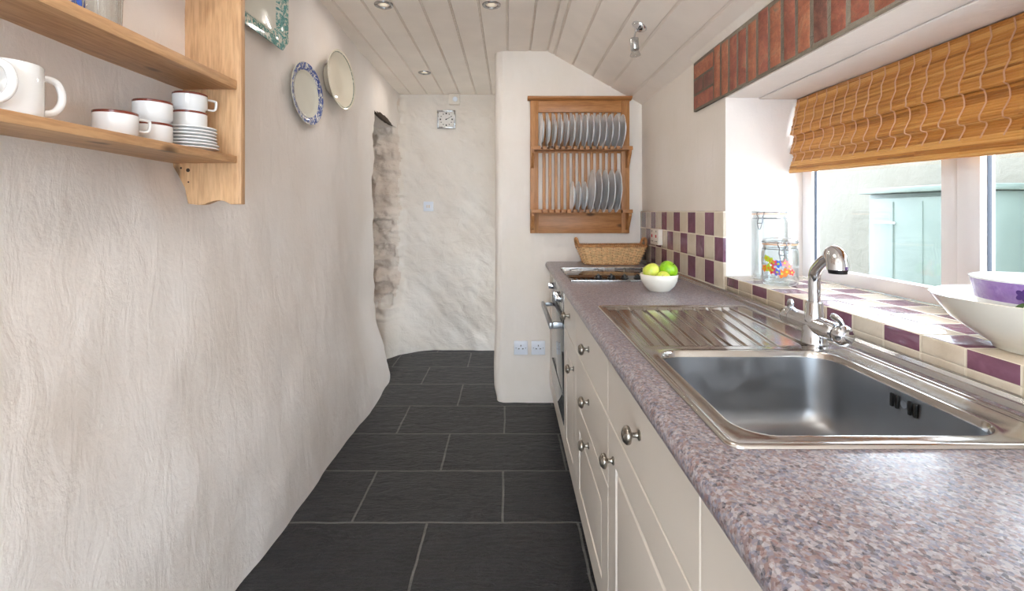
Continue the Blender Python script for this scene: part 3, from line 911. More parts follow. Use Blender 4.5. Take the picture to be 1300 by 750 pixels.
hd = [(TX-.018, TY-.078, 1.130), (TX-.021, TY-.090, 1.136), (TX-.025, TY-.105, 1.139), (TX-.029, TY-.119, 1.133), (TX-.031, TY-.126, 1.122), (TX-.031, TY-.127, 1.108)]
tube(bm, catmull(hd, 4), [.013+.0080*sm(0, 10, i) for i in range(21)], 24)
sh = part('spray_head', bm, M['chrome'], tp, smooth=50)
bm = B(); cyl(bm, (TX-.031, TY-.127, 1.1085), (TX-.031, TY-.127, 1.099), .0195, .0175, 24); part('nozzle', bm, M['black'], sh)
for s in (-1, 1):
    bm = B(); p = c0 + dY*s*1.0; n = (dY*s).normalized()
    lathe(bm, [(0,0),(.021,0),(.024,.006),(.0245,.016),(.021,.024),(.012,.027),(0,.0275)], frame_at(p, n), 12 if s < 0 else 28)
    q = p + n*.012
    tube(bm, catmull([q+Vector((0,0,.016)), q-n*.002+Vector((-.002,0,.028)), q-n*.010+Vector((-.006,0,.036)), q-n*.022+Vector((-.008,0,.038))], 4), [.0085,.0085,.0082,.008,.0082,.0088,.0092,.0095,.0098,.010,.0098,.0085,.006], 14, flat=.62)
    part('handle', bm, M['chrome'], tp, smooth=50)

# ------------------------------------------------------------------ jars on the sill
SZ = .9778
def patch(bm, x, y, r, th, z, a, b, mi, rot=0):
    """painted blob lying on a cylinder"""
    n = 12; c = bm.verts.new((x+r*math.cos(th), y+r*math.sin(th), z)); ring = []
    for k in range(n):
        t_ = 2*PI*k/n; px, pz = a*math.cos(t_), b*math.sin(t_)
        qx, qz = px*math.cos(rot)-pz*math.sin(rot), px*math.sin(rot)+pz*math.cos(rot)
        an = th+qx/r; ring.append(bm.verts.new((x+r*math.cos(an), y+r*math.sin(an), z+qz)))
    for k in range(n):
        f = bm.faces.new((c, ring[k], ring[(k+1) % n])); f.material_index = mi
def jar(label, x, y, R, H, clip_th, deco):
    t = thing('clip_jar', label, 'jar', (x, y, SZ), 'glass jars on the tiled sill')
    w = .003; hb_ = H-.028
    bm = B()
    lathe(bm, [(0,.001),(R*.85,.0),(R*.97,.005),(R,.014),(R,hb_-.03),(R*.97,hb_-.018),(R*.90,hb_-.010),(R*.90,hb_),(R*.90-w,hb_),(R*.90-w,hb_-.012),(R-w,hb_-.03),(R-w,.016),(R*.9-w,.008),(0,.007)], Matrix.Translation((x,y,SZ)), 40)
    part('glass_body', bm, M['glass'], t, smooth=60)
    bm = B()
    lathe(bm, [(0,hb_+.010),(R*.6,hb_+.011),(R*.86,hb_+.006),(R*.95,hb_+.004),(R*.96,hb_+.013),(R*.93,hb_+.018),(R*.80,hb_+.020),(R*.6,hb_+.026),(0,hb_+.027)], Matrix.Translation((x,y,SZ)), 40)
    part('lid', bm, M['glass'], t, smooth=60)
    bm = B(); lathe(bm, [(R*.80,hb_+.0005),(R*.97,hb_+.0005),(R*.97,hb_+.0035),(R*.80,hb_+.0035)], Matrix.Translation((x,y,SZ)), 40, closed=True)
    part('rubber_seal', bm, M['seal'], t)
    bm = B()
    for zz, rr in ((hb_-.014, R*.935), (hb_+.010, R*.985)):
        tube(bm, [(x+rr*math.cos(a), y+rr*math.sin(a), SZ+zz) for a in [2*PI*k/40 for k in range(40)]], .0013, 6, closed=True)
    e = Vector((math.cos(clip_th), math.sin(clip_th), 0)); s = Vector((-e.y, e.x, 0)); o0 = Vector((x, y, SZ))
    L = lambda a, b, z: o0 + e*(R*a) + s*b + Vector((0, 0, z))
    tube(bm, catmull([L(.97,-.012,hb_+.010), L(1.06,-.013,hb_+.002), L(1.03,-.008,hb_-.012), L(1.10,-.009,hb_-.03), L(1.10,.009,hb_-.03), L(1.03,.008,hb_-.012), L(1.06,.013,hb_+.002), L(.97,.012,hb_+.010)], 5), .0015, 6)
    tube(bm, catmull([L(1.05,-.007,hb_-.010), L(1.13,-.008,hb_-.035), L(1.14,0,hb_-.055), L(1.13,.008,hb_-.035), L(1.05,.007,hb_-.010)], 5), .0015, 6)
    part('wire_clip', bm, M['wire'], t)
    if deco:
        bm = B(); base = math.atan2(-y, -x)
        fl = [(-.50,.062,.016,3),(-.30,.055,.015,1),(-.10,.050,.013,2),(.10,.045,.016,0),(.30,.052,.014,0),(-.05,.078,.015,2),(-.42,.088,.013,3),(.22,.082,.013,4),(-.25,.080,.012,1),(.42,.070,.012,4),(-.62,.095,.012,3),(.55,.05,.012,1),(-.75,.06,.014,0)]
        for (dth, z, s_, mi) in fl:
            th = base+PI*0+dth*1.2
            for k in range(5):
                a = 2*PI*k/5+dth*7
                patch(bm, x, y, R+.0009, th+math.cos(a)*s_*.55/R, SZ+z+math.sin(a)*s_*.55, s_*.42, s_*.34, mi, a)
            patch(bm, x, y, R+.0014, th, SZ+z, s_*.25, s_*.25, 3 if mi != 3 else 0)
        part('flower_print', bm, [M['orange'], M['redp'], M['blue'], M['lime'], M['pink']], t, keep=True, smooth=0, label='bright flower print around the glass')
    return t
jar('tall clear glass clip-top jar at the far end of the tiled window sill', .990, 1.795, .062, .272, math.atan2(-.55, -.83)+.0, False)
jar('shorter glass clip-top jar printed with colourful flowers, in front of the tall jar', .948, 1.655, .058, .168, math.atan2(-1, -.42), True)

# ------------------------------------------------------------------ bowls on the sill
bx, by = .985, .862
bm = B()
lathe(bm, [(0,.004),(.066,.003),(.069,.0),(.073,.001),(.075,.008),(.10,.024),(.135,.052),(.155,.080),(.163,.092),(.166,.097),(.163,.098),(.150,.084),(.130,.058),(.098,.031),(.06,.016),(0,.013)], Matrix.Translation((bx,by,SZ)), 56)
o = link_obj('serving_bowl', bm, M['creamglaze'], base=(bx,by,SZ), smooth=60); tag(o, 'large wide white serving bowl on the tiled window sill', 'bowl')
t = thing('patterned_bowl', 'smaller white bowl with purple band and leaves, nested in the large serving bowl', 'bowl', (bx+.005, by, SZ+.020))
m4 = Matrix.Translation((bx+.007, by, SZ+.0215))
bm = B()
lathe(bm, [(0,.006),(.038,.004),(.041,0),(.045,.001),(.048,.010),(.075,.030),(.097,.056),(.103,.072),(.110,.108),(.1115,.111),(.109,.1115),(.1065,.108),(.099,.072),(.092,.057),(.07,.034),(.04,.018),(0,.015)], m4, 56,
      mis=[0]*7+[1]+[0]*9)
part('body', bm, [M['white'], M['purpleg']], t, smooth=60)
bm = B(); c = m4.translation
for th, rot in ((3.55, 0), (4.3, 0), (5.1, 0)):
    for k in range(5):
        a = 2*PI*k/5; patch(bm, c.x, c.y, .1085, th+math.cos(a)*.006/.108, c.z+.089+math.sin(a)*.006, .006, .0045, 0, a)
    patch(bm, c.x, c.y, .1045, th-.1, c.z+.063, .016, .0045, 1, .9); patch(bm, c.x, c.y, .1075, th+.28, c.z+.074, .016, .0045, 1, -.2)
part('painted_flowers', bm, [M['purpled'], M['leaf']], t, keep=True, smooth=0, label='dark purple flowers and green leaves')

# ------------------------------------------------------------------ fruit bowl
fx, fy = .613, 1.93
bm = B()
lathe(bm, [(0,.004),(.036,.003),(.038,0),(.041,0),(.044,.003),(.062,.022),(.072,.044),(.0755,.068),(.074,.0695),(.0715,.067),(.067,.044),(.056,.024),(.035,.010),(0,.008)], Matrix.Translation((fx,fy,.9105)), 48)
o = link_obj('fruit_bowl', bm, M['creamglaze'], base=(fx,fy,.9105), smooth=60); tag(o, 'small round cream bowl holding green apples on the worktop', 'bowl')
def apple(label, x, y, z, r, m, tilt, az):
    bm = B(); pf = []
    for k in range(25):
        a = -PI/2+PI*k/24
        rr = math.cos(a)*(1+.06*math.sin(a)); zz = math.sin(a)*.92
        if a > .9: zz -= .22*((a-.9)/.67)**2
        if a < -1.0: zz += .12*((-a-1.0)/.57)**2
        pf.append((max(0, rr*r) if 0 < k < 24 else 0, zz*r))
    M4 = Matrix.Translation((x, y, z)) @ Matrix.Rotation(az, 4, 'Z') @ Matrix.Rotation(tilt, 4, 'Y')
    lathe(bm, pf, M4, 32)
    t = thing('apple', label, 'apple', (x, y, z-r*.9), 'apples in the fruit bowl')
    part('flesh', bm, m, t, smooth=60)
    bm = B(); tube(bm, [M4 @ Vector((0,0,r*.68)), M4 @ Vector((.001,0,r*.9)), M4 @ Vector((.004,0,r*1.08))], .0013, 6); part('stalk', bm, M['stem'], t)
apple('yellowish-green apple at the left of the cream bowl', fx-.030, fy+.004, .9905, .034, M['appleY'], .5, 2.4)
apple('large bright green apple at the right of the cream bowl', fx+.040, fy+.006, .9950, .0375, M['appleG'], .7, -.6)
apple('pale yellow apple low between the other two in the cream bowl', fx+.004, fy-.040, .9660, .0290, M['appleY'], 1.0, -2)

# ------------------------------------------------------------------ wicker basket
wx, wy, wz = .627, 2.925, .9112
t = thing('wicker_basket', 'rectangular honey-brown wicker basket with two loop handles on the worktop', 'basket', (wx, wy, wz))
def bask(s, h, off=0.):
    """perimeter point at fraction s, height fraction h"""
    hx, hy = .160+.042*h+off, .078+.022*h+off; r = .03
    P_ = rrect(-hx, hx, -hy, hy, r, 5)
    L = [0]
    for i in range(len(P_)): a, b = P_[i], P_[(i+1) % len(P_)]; L.append(L[-1]+math.hypot(b[0]-a[0], b[1]-a[1]))
    d = (s % 1)*L[-1]; i = 0
    while d > L[i+1] and i < len(P_)-1: i += 1
    a, b = P_[i], P_[(i+1) % len(P_)]; q = (d-L[i])/max(1e-9, (L[i+1]-L[i]))
    return Vector((wx+a[0]+(b[0]-a[0])*q, wy+a[1]+(b[1]-a[1])*q, wz+.004+h*.106))
NS = 32
bmA = B(); bmB = B()
nrow = 14
for k in range(nrow):
    h = .02+.93*k/(nrow-1); pts = []
    for j in range(NS*4):
        s = j/(NS*4); off = .0044*math.cos(PI*j/4.0*1.0+PI*k)
        pts.append(bask(s, h, off))
    tube(bmA, pts, .0041, 6, closed=True)
part('weave', bmA, M['wickA'], t, smooth=60)
for j in range(NS):
    s = (j+.0)/NS; tube(bmB, [bask(s, 0), bask(s, .5), bask(s, 1.0)], .0026, 6)
part('stakes', bmB, M['wickB'], t)
bm = B()
for ph in (0, PI*2/3, PI*4/3):
    pts = []
    for j in range(240):
        s = j/240; a = s*2*PI*34+ph; p = bask(s, 1.02, .0045*math.cos(a)); p.z += .0045*math.sin(a); pts.append(p)
    tube(bm, pts, .0036, 6, closed=True)
for ph in (0, PI):
    pts = []
    for j in range(200):
        s = j/200; a = s*2*PI*28+ph; p = bask(s, 0.0, .003*math.cos(a)); p.z += .003*math.sin(a)+.001; pts.append(p)
    tube(bm, pts, .003, 6, closed=True)
part('braided_rim', bm, M['wickB'], t, smooth=60)
bm = B(); box(bm, wx-.155, wx+.155, wy-.073, wy+.073, wz+.001, wz+.007, .003); part('bottom', bm, M['wickA'], t)
for sx in (-1, 1):
    bm = B(); X = wx+sx*.203
    for ph in (0, PI):
        pts = []
        c_ = catmull([(X-sx*.004, wy-.048, wz+.096), (X+sx*.004, wy-.046, wz+.130), (X+sx*.008, wy-.022, wz+.152), (X+sx*.008, wy+.022, wz+.152), (X+sx*.004, wy+.046, wz+.130), (X-sx*.004, wy+.048, wz+.096)], 12)
        for j, p in enumerate(c_):
            a = j*.55+ph; pts.append(p+Vector((.004*math.cos(a), 0, .004*math.sin(a))))
        tube(bm, pts, .0058, 7)
    part('handle', bm, M['wickB'], t, smooth=60)

# ------------------------------------------------------------------ plate rack
RX0, RX1, RY = .137, .772, 3.046
rk = thing('plate_rack', 'waxed pine wall plate rack with slatted back and two notched shelves', 'plate rack', ((RX0+RX1)/2, RY, 1.092))
def rbox(name, m, *a, bev=.002, **k):
    bm = B(); box(bm, *a, bev); return part(name, bm, m, rk, **k)
rbox('stile', M['rackz'], RX0, RX0+.052, 3.024, RY, 1.094, 1.944)
rbox('stile', M['rackz'], RX1-.052, RX1, 3.024, RY, 1.094, 1.944)
rbox('rail', M['rackx'], RX0+.052, RX1-.052, 3.024, RY, 1.868, 1.944)
rbox('rail', M['rackx'], RX0+.052, RX1-.052, 3.024, RY, 1.094, 1.225)
rbox('rail', M['rackx'], RX0+.052, RX1-.052, 3.034, RY, 1.608, 1.625)
bm = B(); prism(bm, [(2.995, 1.966), (3.046, 1.966), (3.046, 1.944), (3.012, 1.944), (2.998, 1.955)], 'X', RX0-.018, RX1+.012, bev=.0015)
part('cornice', bm, M['rackx'], rk)
PX = [.2065+.0382*i for i in range(14)]
for i in range(13):
    x = (PX[i]+PX[i+1])/2; bm = B(); box(bm, x-.0105, x+.0105, 3.031, 3.037, 1.225, 1.868, .0015); part('slat', bm, M['rackz'], rk)
for zt, xr in ((1.640, .785), (1.246, .785)):
    bm = B()
    box(bm, RX0+.004, RX1-.001, 3.002, 3.0235, zt-.022, zt, .0015)
    xs_ = [RX0+.004] + [v for p in PX for v in (p-.0048, p+.0048)] + [RX1-.001]
    for a, b in zip(xs_[::2], xs_[1::2]):
        box(bm, a, b, 2.936, 3.0025, zt-.022, zt, .0015)
    box(bm, RX0+.004, RX1-.001, 2.9375, 3.003, zt-.0225, zt-.0205)   # thin tie strip under the teeth
    for v in bm.verts: pass
    sh_ = part('shelf', bm, M['rackx'], rk)
    for xa in (RX0+.004, RX1-.024):
        bm = B()
        pl = [(3.0235, zt-.0228), (2.945, zt-.0228), (2.947, zt-.040), (2.962, zt-.062), (2.980, zt-.078), (2.990, zt-.098), (3.004, zt-.118), (3.0235, zt-.130)]
        prism(bm, pl, 'X', xa, xa+.019, bev=.0015); part('bracket', bm, M['rackz'], sh_)
def plate_mesh(R):
    bm = B()
    lathe(bm, [(0,.001),(R*.55,.0),(R*.62,-.0015),(R*.64,.001),(R*.80,.0075),(R,.0125),(R*1.003,.0138),(R*.995,.0148),(R*.82,.0108),(R*.64,.0045),(R*.5,.0032),(0,.003)], None, 44, mis=[0]*4+[1,1,1]+[0]*4)
    return bm
def rack_plate(master, x, zt, R, label, group):
    lean = math.radians(2.0+random.uniform(-.8, .8)); sp = random.uniform(0, .6)
    cy = 3.028-R-.001; cz_ = zt-.0185+R
    if master is None:
        o = link_obj('dinner_plate', plate_mesh(R), [M['platebl'], M['white']], smooth=60)
    else: o = master.copy(); C.objects.link(o)
    # axis of the plate points to -X (face towards the camera side), leaning slightly
    o.rotation_euler = (0, -PI/2+.045, 0)
    o.location = (x+.0065, cy, cz_)
    tag(o, label, 'plate', group)
    return o
ordn = ['leftmost', 'second', 'third', 'fourth', 'fifth', 'sixth', 'seventh', 'eighth', 'ninth', 'tenth', 'eleventh', 'twelfth', 'thirteenth', 'rightmost']
m0 = None
for i in range(14):
    lab = ('%s white plate in the top row of the plate rack' % ordn[i]) if i in (0, 13) else ('white plate in the top row of the plate rack, %s from left' % ordn[i])
    p = rack_plate(m0, PX[i], 1.640, .105, lab, 'plates in the top row of the rack'); m0 = m0 or p
m1 = None
for i, j in enumerate((5, 6, 7)):
    p = rack_plate(m1, PX[j], 1.246, .096, '%s of the three smaller plates in the lower row of the rack' % ('leftmost', 'middle', 'rightmost')[i], 'small plates in the lower row of the rack'); m1 = m1 or p
m2 = None
for i, j in enumerate((8, 9, 10, 11, 12)):
    p = rack_plate(m2, PX[j]+.004*i/4*1, 1.246, .131, ('%s of the five larger plates in the lower row of the rack' % ('leftmost', 'second from left', 'middle', 'fourth from left', 'rightmost')[i]), 'large plates in the lower row of the rack'); m2 = m2 or p

# ------------------------------------------------------------------ sockets, switches
def slotbox(bm, x, z, w, h, y): box(bm, x-w/2, x+w/2, y-.0006, y+.0006, z-h/2, z+h/2)
for nm, x in (('left', .077), ('right', .189)):
    t = thing('wall_socket', '%s of the two white single sockets low on the partition wall' % nm, 'socket', (x, 3.045, .357), 'low wall sockets')
    bm = B(); box(bm, x-.044, x+.044, 3.034, 3.0475, .313, .401, .003); part('faceplate', bm, M['plastic'], t)
    for (a, b, c, d) in ((x, .372, .005, .010), (x-.013, .352, .009, .005), (x+.013, .352, .009, .005), (x-.031, .357, .004, .004), (x+.031, .357, .004, .004)):
        bm = B(); slotbox(bm, a, b, c, d, 3.0335); part('pin_slot' if c > .0045 else 'screw', bm, M['hole'], t)
    bm = B(); box(bm, x+.014, x+.024, 3.031, 3.0338, .372, .388, .001); part('rocker', bm, M['plastic'], t)
t = thing('double_socket', 'white surface-mounted double socket with red switches on the checkered tiles', 'socket', (.84, 2.69, 1.09))
bm = B(); box(bm, .826, .8515, 2.615, 2.762, 1.046, 1.134, .003); part('faceplate', bm, M['plasticw'], t)
for yc in (2.652, 2.725):
    for (a, b, c, d) in ((yc-.003, yc+.003, 1.116, 1.126), (yc-.0155, yc-.0065, 1.062, 1.067), (yc+.0065, yc+.0155, 1.062, 1.067)):
        bm = B(); box(bm, .8252, .8262, a, b, c, d); part('pin_slot', bm, M['hole'], t)
for yc in (2.652, 2.725):
    bm = B(); box(bm, .8225, .8258, yc-.008, yc+.008, 1.086, 1.102, .001); part('rocker', bm, M['red'], t, label='red switch rocker')
# far wall
def fy_(x, z): return farY(x, z)
x, z = -.714, 1.277; yb = min(fy_(x+a, z+b) for a in (-.04,0,.04) for b in (-.04,0,.04))
t = thing('light_switch', 'small white square light switch on the lumpy far wall', 'switch', (x, yb, z))
bm = B(); box(bm, x-.043, x+.043, yb-.010, yb+.012, z-.043, z+.043, .003); part('faceplate', bm, M['plastic'], t)
bm = B(); box(bm, x-.016, x-.003, yb-.014, yb-.0098, z-.013, z+.013, .001); box(bm, x+.003, x+.016, yb-.014, yb-.0098, z-.013, z+.013, .001); part('rocker', bm, M['plasticw'], t)
x, z = -.483, 2.222; yb = min(fy_(x+a, z+b) for a in (-.04,0,.04) for b in (-.04,0,.04))
t = thing('wall_sensor', 'small cream junction box right under the ceiling on the far wall', 'box', (x, yb, z))
bm = B(); box(bm, x-.047, x+.047, yb-.030, yb+.012, z-.047, z+.047, .004); part('housing', bm, M['plasticw'], t)
bm = B(); lathe(bm, [(0,0),(.022,0),(.020,.004),(0,.006)], frame_at((x+.01, yb-.030, z), (0,-1,0)), 20); part('dial', bm, M['plastic'], t)
x, z = -.553, 2.046; yb = min(fy_(x+a, z+b) for a in (-.07,0,.07) for b in (-.07,0,.07))
t = thing('wall_clock', 'small square silver clock with white dial on the far wall', 'clock', (x, yb, z))
bm = B()
for a in ((x-.080, x-.066, z-.080, z+.080), (x+.066, x+.080, z-.080, z+.080), (x-.066, x+.066, z-.080, z-.066), (x-.066, x+.066, z+.066, z+.080)):
    box(bm, a[0], a[1], yb-.030, yb+.006, a[2], a[3], .003)
part('frame', bm, M['satin'], t)
bm = B(); box(bm, x-.067, x+.067, yb-.018, yb+.005, z-.067, z+.067); part('dial', bm, M['face'], t)
bm = B()
for k in range(12):
    a = 2*PI*k/12; r = .052; cx_, cz_ = x+r*math.sin(a), z+r*math.cos(a); s = .0055 if k % 3 == 0 else .0035
    box(bm, cx_-s, cx_+s, yb-.0195, yb-.0178, cz_-s*1.2, cz_+s*1.2)
part('hour_marks', bm, M['hole'], t)
for L_, a, nm in ((.050, math.radians(63), 'minute_hand'), (.032, math.radians(66), 'hour_hand')):
    bm = B(); d = Vector((math.sin(a), 0, math.cos(a)))
    cyl(bm, Vector((x, yb-.021, z))-d*.008, Vector((x, yb-.021, z))+d*L_, .0032 if L_ < .04 else .0024, .0012, 8)
    if nm == 'hour_hand': cyl(bm, (x, yb-.018, z), (x, yb-.024, z), .005, .005, 12)
    part(nm, bm, M['hole'], t)

# ------------------------------------------------------------------ ceiling fittings
def downlight(x, y, label):
    t = thing('downlight', label, 'downlight', (x, y, CZ), 'recessed ceiling downlights')
    bm = B(); m4 = Matrix.Translation((x, y, CZ))
    lathe(bm, [(.047,.0),(.046,-.004),(.040,-.0065),(.031,-.005),(.028,.001),(.026,.004),(.047,.004)], m4, 32, closed=True)
    part('bezel', bm, M['satin'], t)
    bm = B(); lathe(bm, [(0,-.0005),(.015,-.001),(.027,.003),(.027,.005),(0,.006)], m4, 24); part('lens', bm, M['bulb'], t)
    return t
downlight(-.628, 2.37, 'round silver downlight above the left wall, near side of the ceiling')
downlight(-.087, 2.37, 'round silver downlight over the middle of the slate floor')
downlight(-.630, 3.53, 'small far round silver downlight, just before the end wall')
# spotlight on the raking ceiling
sx_, sy_ = .594, 2.146; szc = cz(sx_)
nrm = Vector((-.565, 0, -1)).normalized()
t = thing('spotlight', 'small chrome adjustable spotlight fixed to the sloping ceiling', 'spotlight', (sx_, sy_, szc))
bm = B(); lathe(bm, [(0,-.002),(.036,-.002),(.036,.004),(.030,.013),(.018,.020),(.008,.024),(0,.025)], frame_at((sx_, sy_, szc), nrm), 28); part('base', bm, M['chrome'], t)
a0 = Vector((sx_, sy_, szc))+nrm*.023; a1 = Vector((.564, 2.130, 2.012))
bm = B(); tube(bm, [a0, a0+Vector((-.008,0,-.006)), a1], .0045, 10); part('arm', bm, M['chrome'], t)
bm = B(); hd_ = Vector((.06, -.05, -1)).normalized()
lathe(bm, [(0,0),(.010,0),(.0185,.003),(.0195,.008),(.0195,.052),(.0175,.056),(0,.056)], frame_at(a1+Vector((0,0,.004)), hd_), 24); lh = part('lamp_head', bm, M['satin'], t)
bm = B(); lathe(bm, [(0,.0565),(.014,.0565),(.019,.068),(.0235,.080),(.0235,.082),(0,.078)], frame_at(a1+Vector((0,0,.004)), hd_), 24); part('lamp_glass', bm, M['glass'], lh)

# ------------------------------------------------------------------ left wall shelf unit
PY = 1.348
WB = -.968
ws = thing('wall_shelf', 'open pine wall shelf unit with shaped end panel on the left wall', 'shelf unit', (-.85, 1.0, 1.253))
bm = B()
poly = [(-.764, 1.2545), (-.764, 2.20), (WB, 2.20), (WB, 1.378), (-.945, 1.342), (-.922, 1.302), (-.916, 1.256), (-.885, 1.2525), (-.865, 1.2545), (-.846, 1.2655), (-.828, 1.269), (-.810, 1.2655), (-.795, 1.2545)]
prism(bm, poly, 'Y', PY, PY+.022, bev=.002); part('end_panel', bm, M['pinez'], ws)
for kx, kz, kr in ((-.915, 1.352, .0055), (-.935, 1.358, .003), (-.914, 1.318, .0025)):
    bm = B(); cyl(bm, (kx, PY-.0006, kz), (kx, PY+.001, kz), kr, kr, 12); part('knot', bm, M['lead'], ws)
for za, zb in ((1.3715, 1.392), (1.5815, 1.607)):
    bm = B(); box(bm, WB, -.775, .30, PY-.0005, za, zb, .002); part('shelf', bm, M['pine'], ws)
bm = B(); box(bm, WB+.016, -.764, .276, .298, 1.25, 2.20, .002); part('end_panel', bm, M['pinez'], ws)
bm = B(); box(bm, WB+.016, -.775, .30, PY-.0005, 1.86, 1.885, .002); part('shelf', bm, M['pine'], ws)

SH = 1.3922
def mug(label, x, y, dirn):
    t = thing('white_mug', label, 'mug', (x, y, SH), 'white mugs on the lower pine shelf')
    r, h = .042, .094; m4 = Matrix.Translation((x, y, SH)); bm = B()
    lathe(bm, [(0,.002),(.034,.002),(.036,0),(.039,.001),(.0415,.006),(r,.012),(r,h-.002),(r-.0015,h),(r-.003,h-.002),(r-.0035,.012),(.034,.007),(0,.006)], m4, 44)
    part('cup', bm, M['white'], t, smooth=50)
    d = Vector((dirn[0], dirn[1], 0)).normalized(); c = Vector((x, y, SH)); bm = B()
    L = lambda a, z: c+d*a+Vector((0,0,z))
    pts = catmull([L(r-.002,.078), L(r+.010,.081), L(r+.024,.076), L(r+.031,.058), L(r+.029,.038), L(r+.018,.022), L(r-.002,.016)], 6)
    tube(bm, pts, .0052, 12, flat=1.25); part('handle', bm, M['white'], t)
mug('white mug with handle towards the cups, on the lower pine shelf', -.850, .806, (.30, .95))
mug('white mug cut off by the left picture edge, its handle overlapping the next mug', -.846, .705, (.62, .78))
def cup(label, x, y, z, dirn, r=.040, h=.0525, angular=False):
    t = thing('brown_rimmed_cup', label, 'cup', (x, y, z), 'brown-rimmed cups on the lower pine shelf')
    m4 = Matrix.Translation((x, y, z)); bm = B()
    lathe(bm, [(0,.002),(.030,.002),(.031,0),(.034,0),(.0355,.006),(r,.010),(r,h-.006),(r,h-.001),(r-.0015,h),(r-.0028,h-.001),(r-.003,h-.008),(r-.003,.012),(.033,.006),(0,.005)], m4, 44,
          mis=[0]*6+[1,1,1]+[0]*4)
    part('cup', bm, [M['white'], M['brown']], t, smooth=50)
    d = Vector((dirn[0], dirn[1], 0)).normalized(); c = Vector((x, y, z)); bm = B()
    L = lambda a, zz: c+d*a+Vector((0,0,zz))
    ctl = [L(r-.002,h-.008), L(r+.019,h-.008), L(r+.025,h-.012), L(r+.023,h-.030), L(r+.014,h-.035), L(r-.002,h-.034)]
    tube(bm, catmull(ctl, 5), .0042, 8, flat=.75); part('handle', bm, M['white'], t)
cup('single white brown-rimmed cup standing alone beside the two-cup stack', -.850, 1.022, SH, (.45, .9), h=.056)
cup('lower brown-rimmed cup of the middle stack on the pine shelf', -.856, 1.136, SH, (-.9, .4))
cup('upper brown-rimmed cup of the middle stack on the pine shelf', -.855, 1.135, SH+.0528, (-.9, .45))
sx0, sy0 = -.850, 1.262
for i in range(7):
    R_ = .066 if i < 2 else .061
    z0 = SH + i*.0088
    bm = B()
    lathe(bm, [(0,.001),(.030,.001),(.033,0),(.036,.001),(R_*.8,.0055),(R_,.0085),(R_*1.005,.0105),(R_*.99,.0115),(R_*.8,.0085),(.036,.005),(0,.0045)], Matrix.Translation((sx0+random.uniform(-.001,.001), sy0+random.uniform(-.001,.001), z0)), 44)
    o = link_obj('saucer', bm, M['white'], base=(sx0, sy0, z0), smooth=50)
    lab = ('bottom', 'second from bottom', 'third from bottom', 'middle', 'third from top', 'second from top', 'top')[i]
    tag(o, 'white saucer, %s of the stack under two cups' % lab, 'saucer', 'stacked saucers on the pine shelf')
zc = SH+6*.0088+.0056
cup('lower brown-rimmed cup standing on the stack of saucers', sx0-.002, sy0, zc, (-.6, .6), h=.048)
cup('topmost brown-rimmed cup on the saucer stack, angular handle towards the end panel', sx0, sy0-.002, zc+.0483, (.55, .83), h=.048)
def tumbler(label, x, y, r, h, ink=None):
    z = 1.6072; m4 = Matrix.Translation((x, y, z)); bm = B()
    fl = lambda a: (math.cos(a)*(1+.02*math.cos(a*12)), math.sin(a)*(1+.02*math.cos(a*12)))
    lathe(bm, [(0,.001),(r*.84,.0),(r*.9,.003),(r,h),(r-.0015,h+.001),(r-.003,h),(r*.9-.003,.012),(0,.010)], m4, 72, fn=fl)
    o = link_obj('glass_tumbler', bm, M['glass'], base=(x,y,z), smooth=50); tag(o, label, 'glass', 'glasses on the upper pine shelf')
    if ink:
        bm = B()
        for k in range(7): patch(bm, x, y, r*1.0+.0014, 2*PI*k/7, z+.03, .007, .016, 0, .3)
        part('blue_print', bm, [M['blue']], o, keep=True, smooth=0)
tumbler('clear fluted glass tumbler on the upper pine shelf', -.848, .985, .036, .125)
tumbler('glass tumbler with blue decoration at the top picture edge', -.850, .895, .034, .115, True)

# ------------------------------------------------------------------ dishes on the left wall
def wall_dish(name, label, yc, zc_, ry, rz, prof, mats, mis, outline=None, x=None, tilt=0):
    xw = x if x is not None else max(wl(yc+a*ry*.6, zc_+b*rz*.6) for a in (-1,0,1) for b in (-1,0,1))+.003
    m4 = Matrix.Translation((xw, yc, zc_)) @ Matrix.Rotation(PI/2, 4, 'Y') @ Matrix.Rotation(tilt, 4, 'Z')
    # local x -> -Z world, local y -> Y world, local z -> +X
    f = outline or (lambda a: (rz*math.cos(a), ry*math.sin(a)))
    bm = B(); lathe(bm, prof, m4, 72, fn=f, mis=mis)
    o = link_obj(name, bm, mats, base=(xw, yc, zc_), smooth=50); tag(o, label, 'plate', 'old dishes on the left wall'); return o
P_dish = [(0,.004),(.55,.004),(.60,.0),(.64,.004),(.80,.016),(.985,.024),(1.0,.026),(.99,.028),(.90,.0255),(.76,.0205),(.70,.012),(.64,.009),(0,.008)]
mi_b = [0]*7+[1,1,0,0,0]
wall_dish('blue_rimmed_plate', 'oval old plate with dark blue transfer rim, lower one on the left wall', 2.120, 1.760, .168, .136, P_dish, [M['dish'], M['blueink']], mi_b)
P_deep = [(0,.004),(.50,.004),(.58,.0),(.66,.012),(.85,.040),(.985,.052),(1.0,.054),(.99,.056),(.93,.053),(.90,.050),(.78,.032),(.66,.018),(.5,.011),(0,.010)]
wall_dish('oval_serving_dish', 'deep oval cream dish with grey-green edge line on the left wall', 2.475, 1.920, .204, .150, P_deep, [M['dishc'], M['greyink']], [0]*7+[0,1,0,0,0,0])
def octo(a):
    hx, hy, ch = .165, .208, .045       # half height (z), half width (y), corner cut
    c, s = math.cos(a), math.sin(a)
    t = min(hx/abs(c) if abs(c) > 1e-6 else 9, hy/abs(s) if abs(s) > 1e-6 else 9, (hx+hy-ch)/(abs(c)+abs(s)))
    t *= 1-.012*abs(math.sin(a*9))
    return (t*c, t*s)
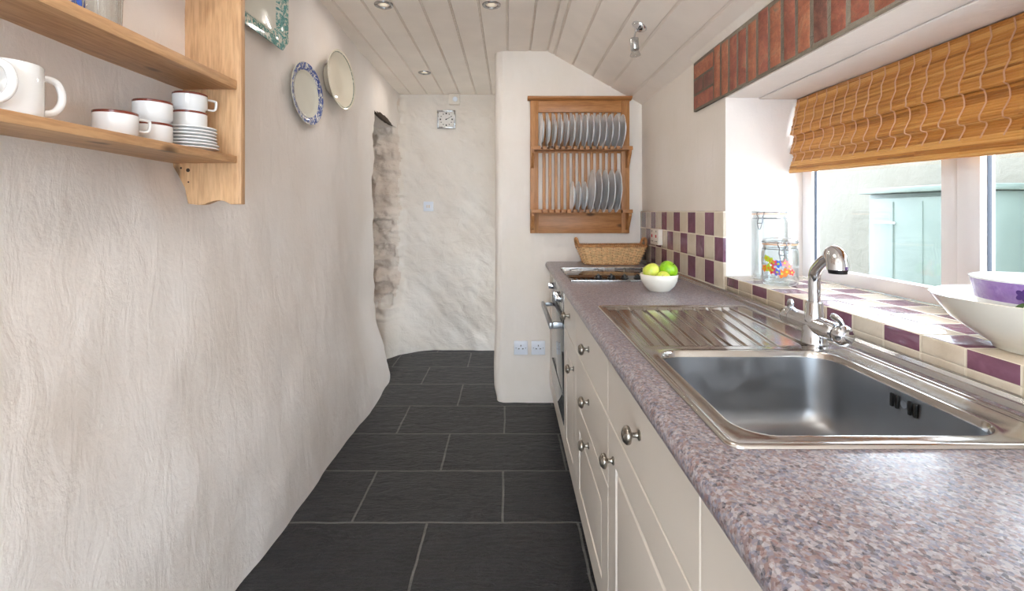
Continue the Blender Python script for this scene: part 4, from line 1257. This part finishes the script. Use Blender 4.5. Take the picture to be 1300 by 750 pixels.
P_plat = [(0,.004),(.6,.004),(.66,.0),(.70,.004),(.84,.014),(.985,.024),(1.0,.026),(.992,.028),(.90,.026),(.74,.021),(.66,.011),(.60,.008),(0,.007)]
wall_dish('octagonal_platter', 'large octagonal platter with teal transfer border behind the pine end panel', 1.705, 2.032, 1, 1, P_plat, [M['dish'], M['teal'], M['tealsoft']], [0]*6+[2,1,1,1,0,0], outline=octo)

# ------------------------------------------------------------------ light
w = bpy.data.worlds.new('overcast_sky'); bpy.context.scene.world = w; w.use_nodes = True
nt = w.node_tree; bg = nt.nodes['Background']
tc = nt.nodes.new('ShaderNodeTexCoord'); sp = nt.nodes.new('ShaderNodeSeparateXYZ'); cr = nt.nodes.new('ShaderNodeValToRGB')
nt.links.new(tc.outputs['Generated'], sp.inputs[0]); nt.links.new(sp.outputs[2], cr.inputs[0]); nt.links.new(cr.outputs[0], bg.inputs['Color'])
cr.color_ramp.elements[0].color = (.72, .85, 1, 1); cr.color_ramp.elements[1].color = (.82, .91, 1, 1)
bg.inputs['Strength'].default_value = 10.8
def lamp(x, y, z, e, size=.06, col=(1, .93, .85)):
    l = bpy.data.lights.new('downlight_or_fill', 'AREA'); l.shape = 'DISK'; l.size = size; l.energy = e; l.color = col
    o = bpy.data.objects.new('downlight_or_fill', l); C.objects.link(o); o.location = (x, y, z)
for x_, y_, e_, s_ in ((-.628, 2.37, .7, .05), (-.087, 2.37, 1.6, .05), (-.630, 3.53, 1.3, .05), (-.15, .75, 3.5, .5), (-.15, -.5, 3.5, .5)):  # first three sit at the downlights; last two are added unseen fill lights
    lamp(x_, y_, CZ-.012, e_, s_)

# ------------------------------------------------------------------ camera
cam = bpy.data.cameras.new('camera'); co = bpy.data.objects.new('camera', cam); C.objects.link(co)
co.location = (0, 0, EYE); co.rotation_euler = (PI/2, 0, 0)
cam.sensor_width = 36; cam.sensor_fit = 'HORIZONTAL'; cam.lens = FPX/1300*36
cam.shift_x = 4/1300; cam.shift_y = -107/1300; cam.clip_start = .02
sc = bpy.context.scene; sc.camera = co
vs = sc.view_settings; vs.view_transform = 'Standard'; vs.look = 'None'; vs.gamma = 1; vs.use_curve_mapping = False
vs.exposure = 0.48
sc.cycles.max_bounces = 10; sc.cycles.diffuse_bounces = 6; sc.cycles.transparent_max_bounces = 16
sc.cycles.sample_clamp_indirect = 6
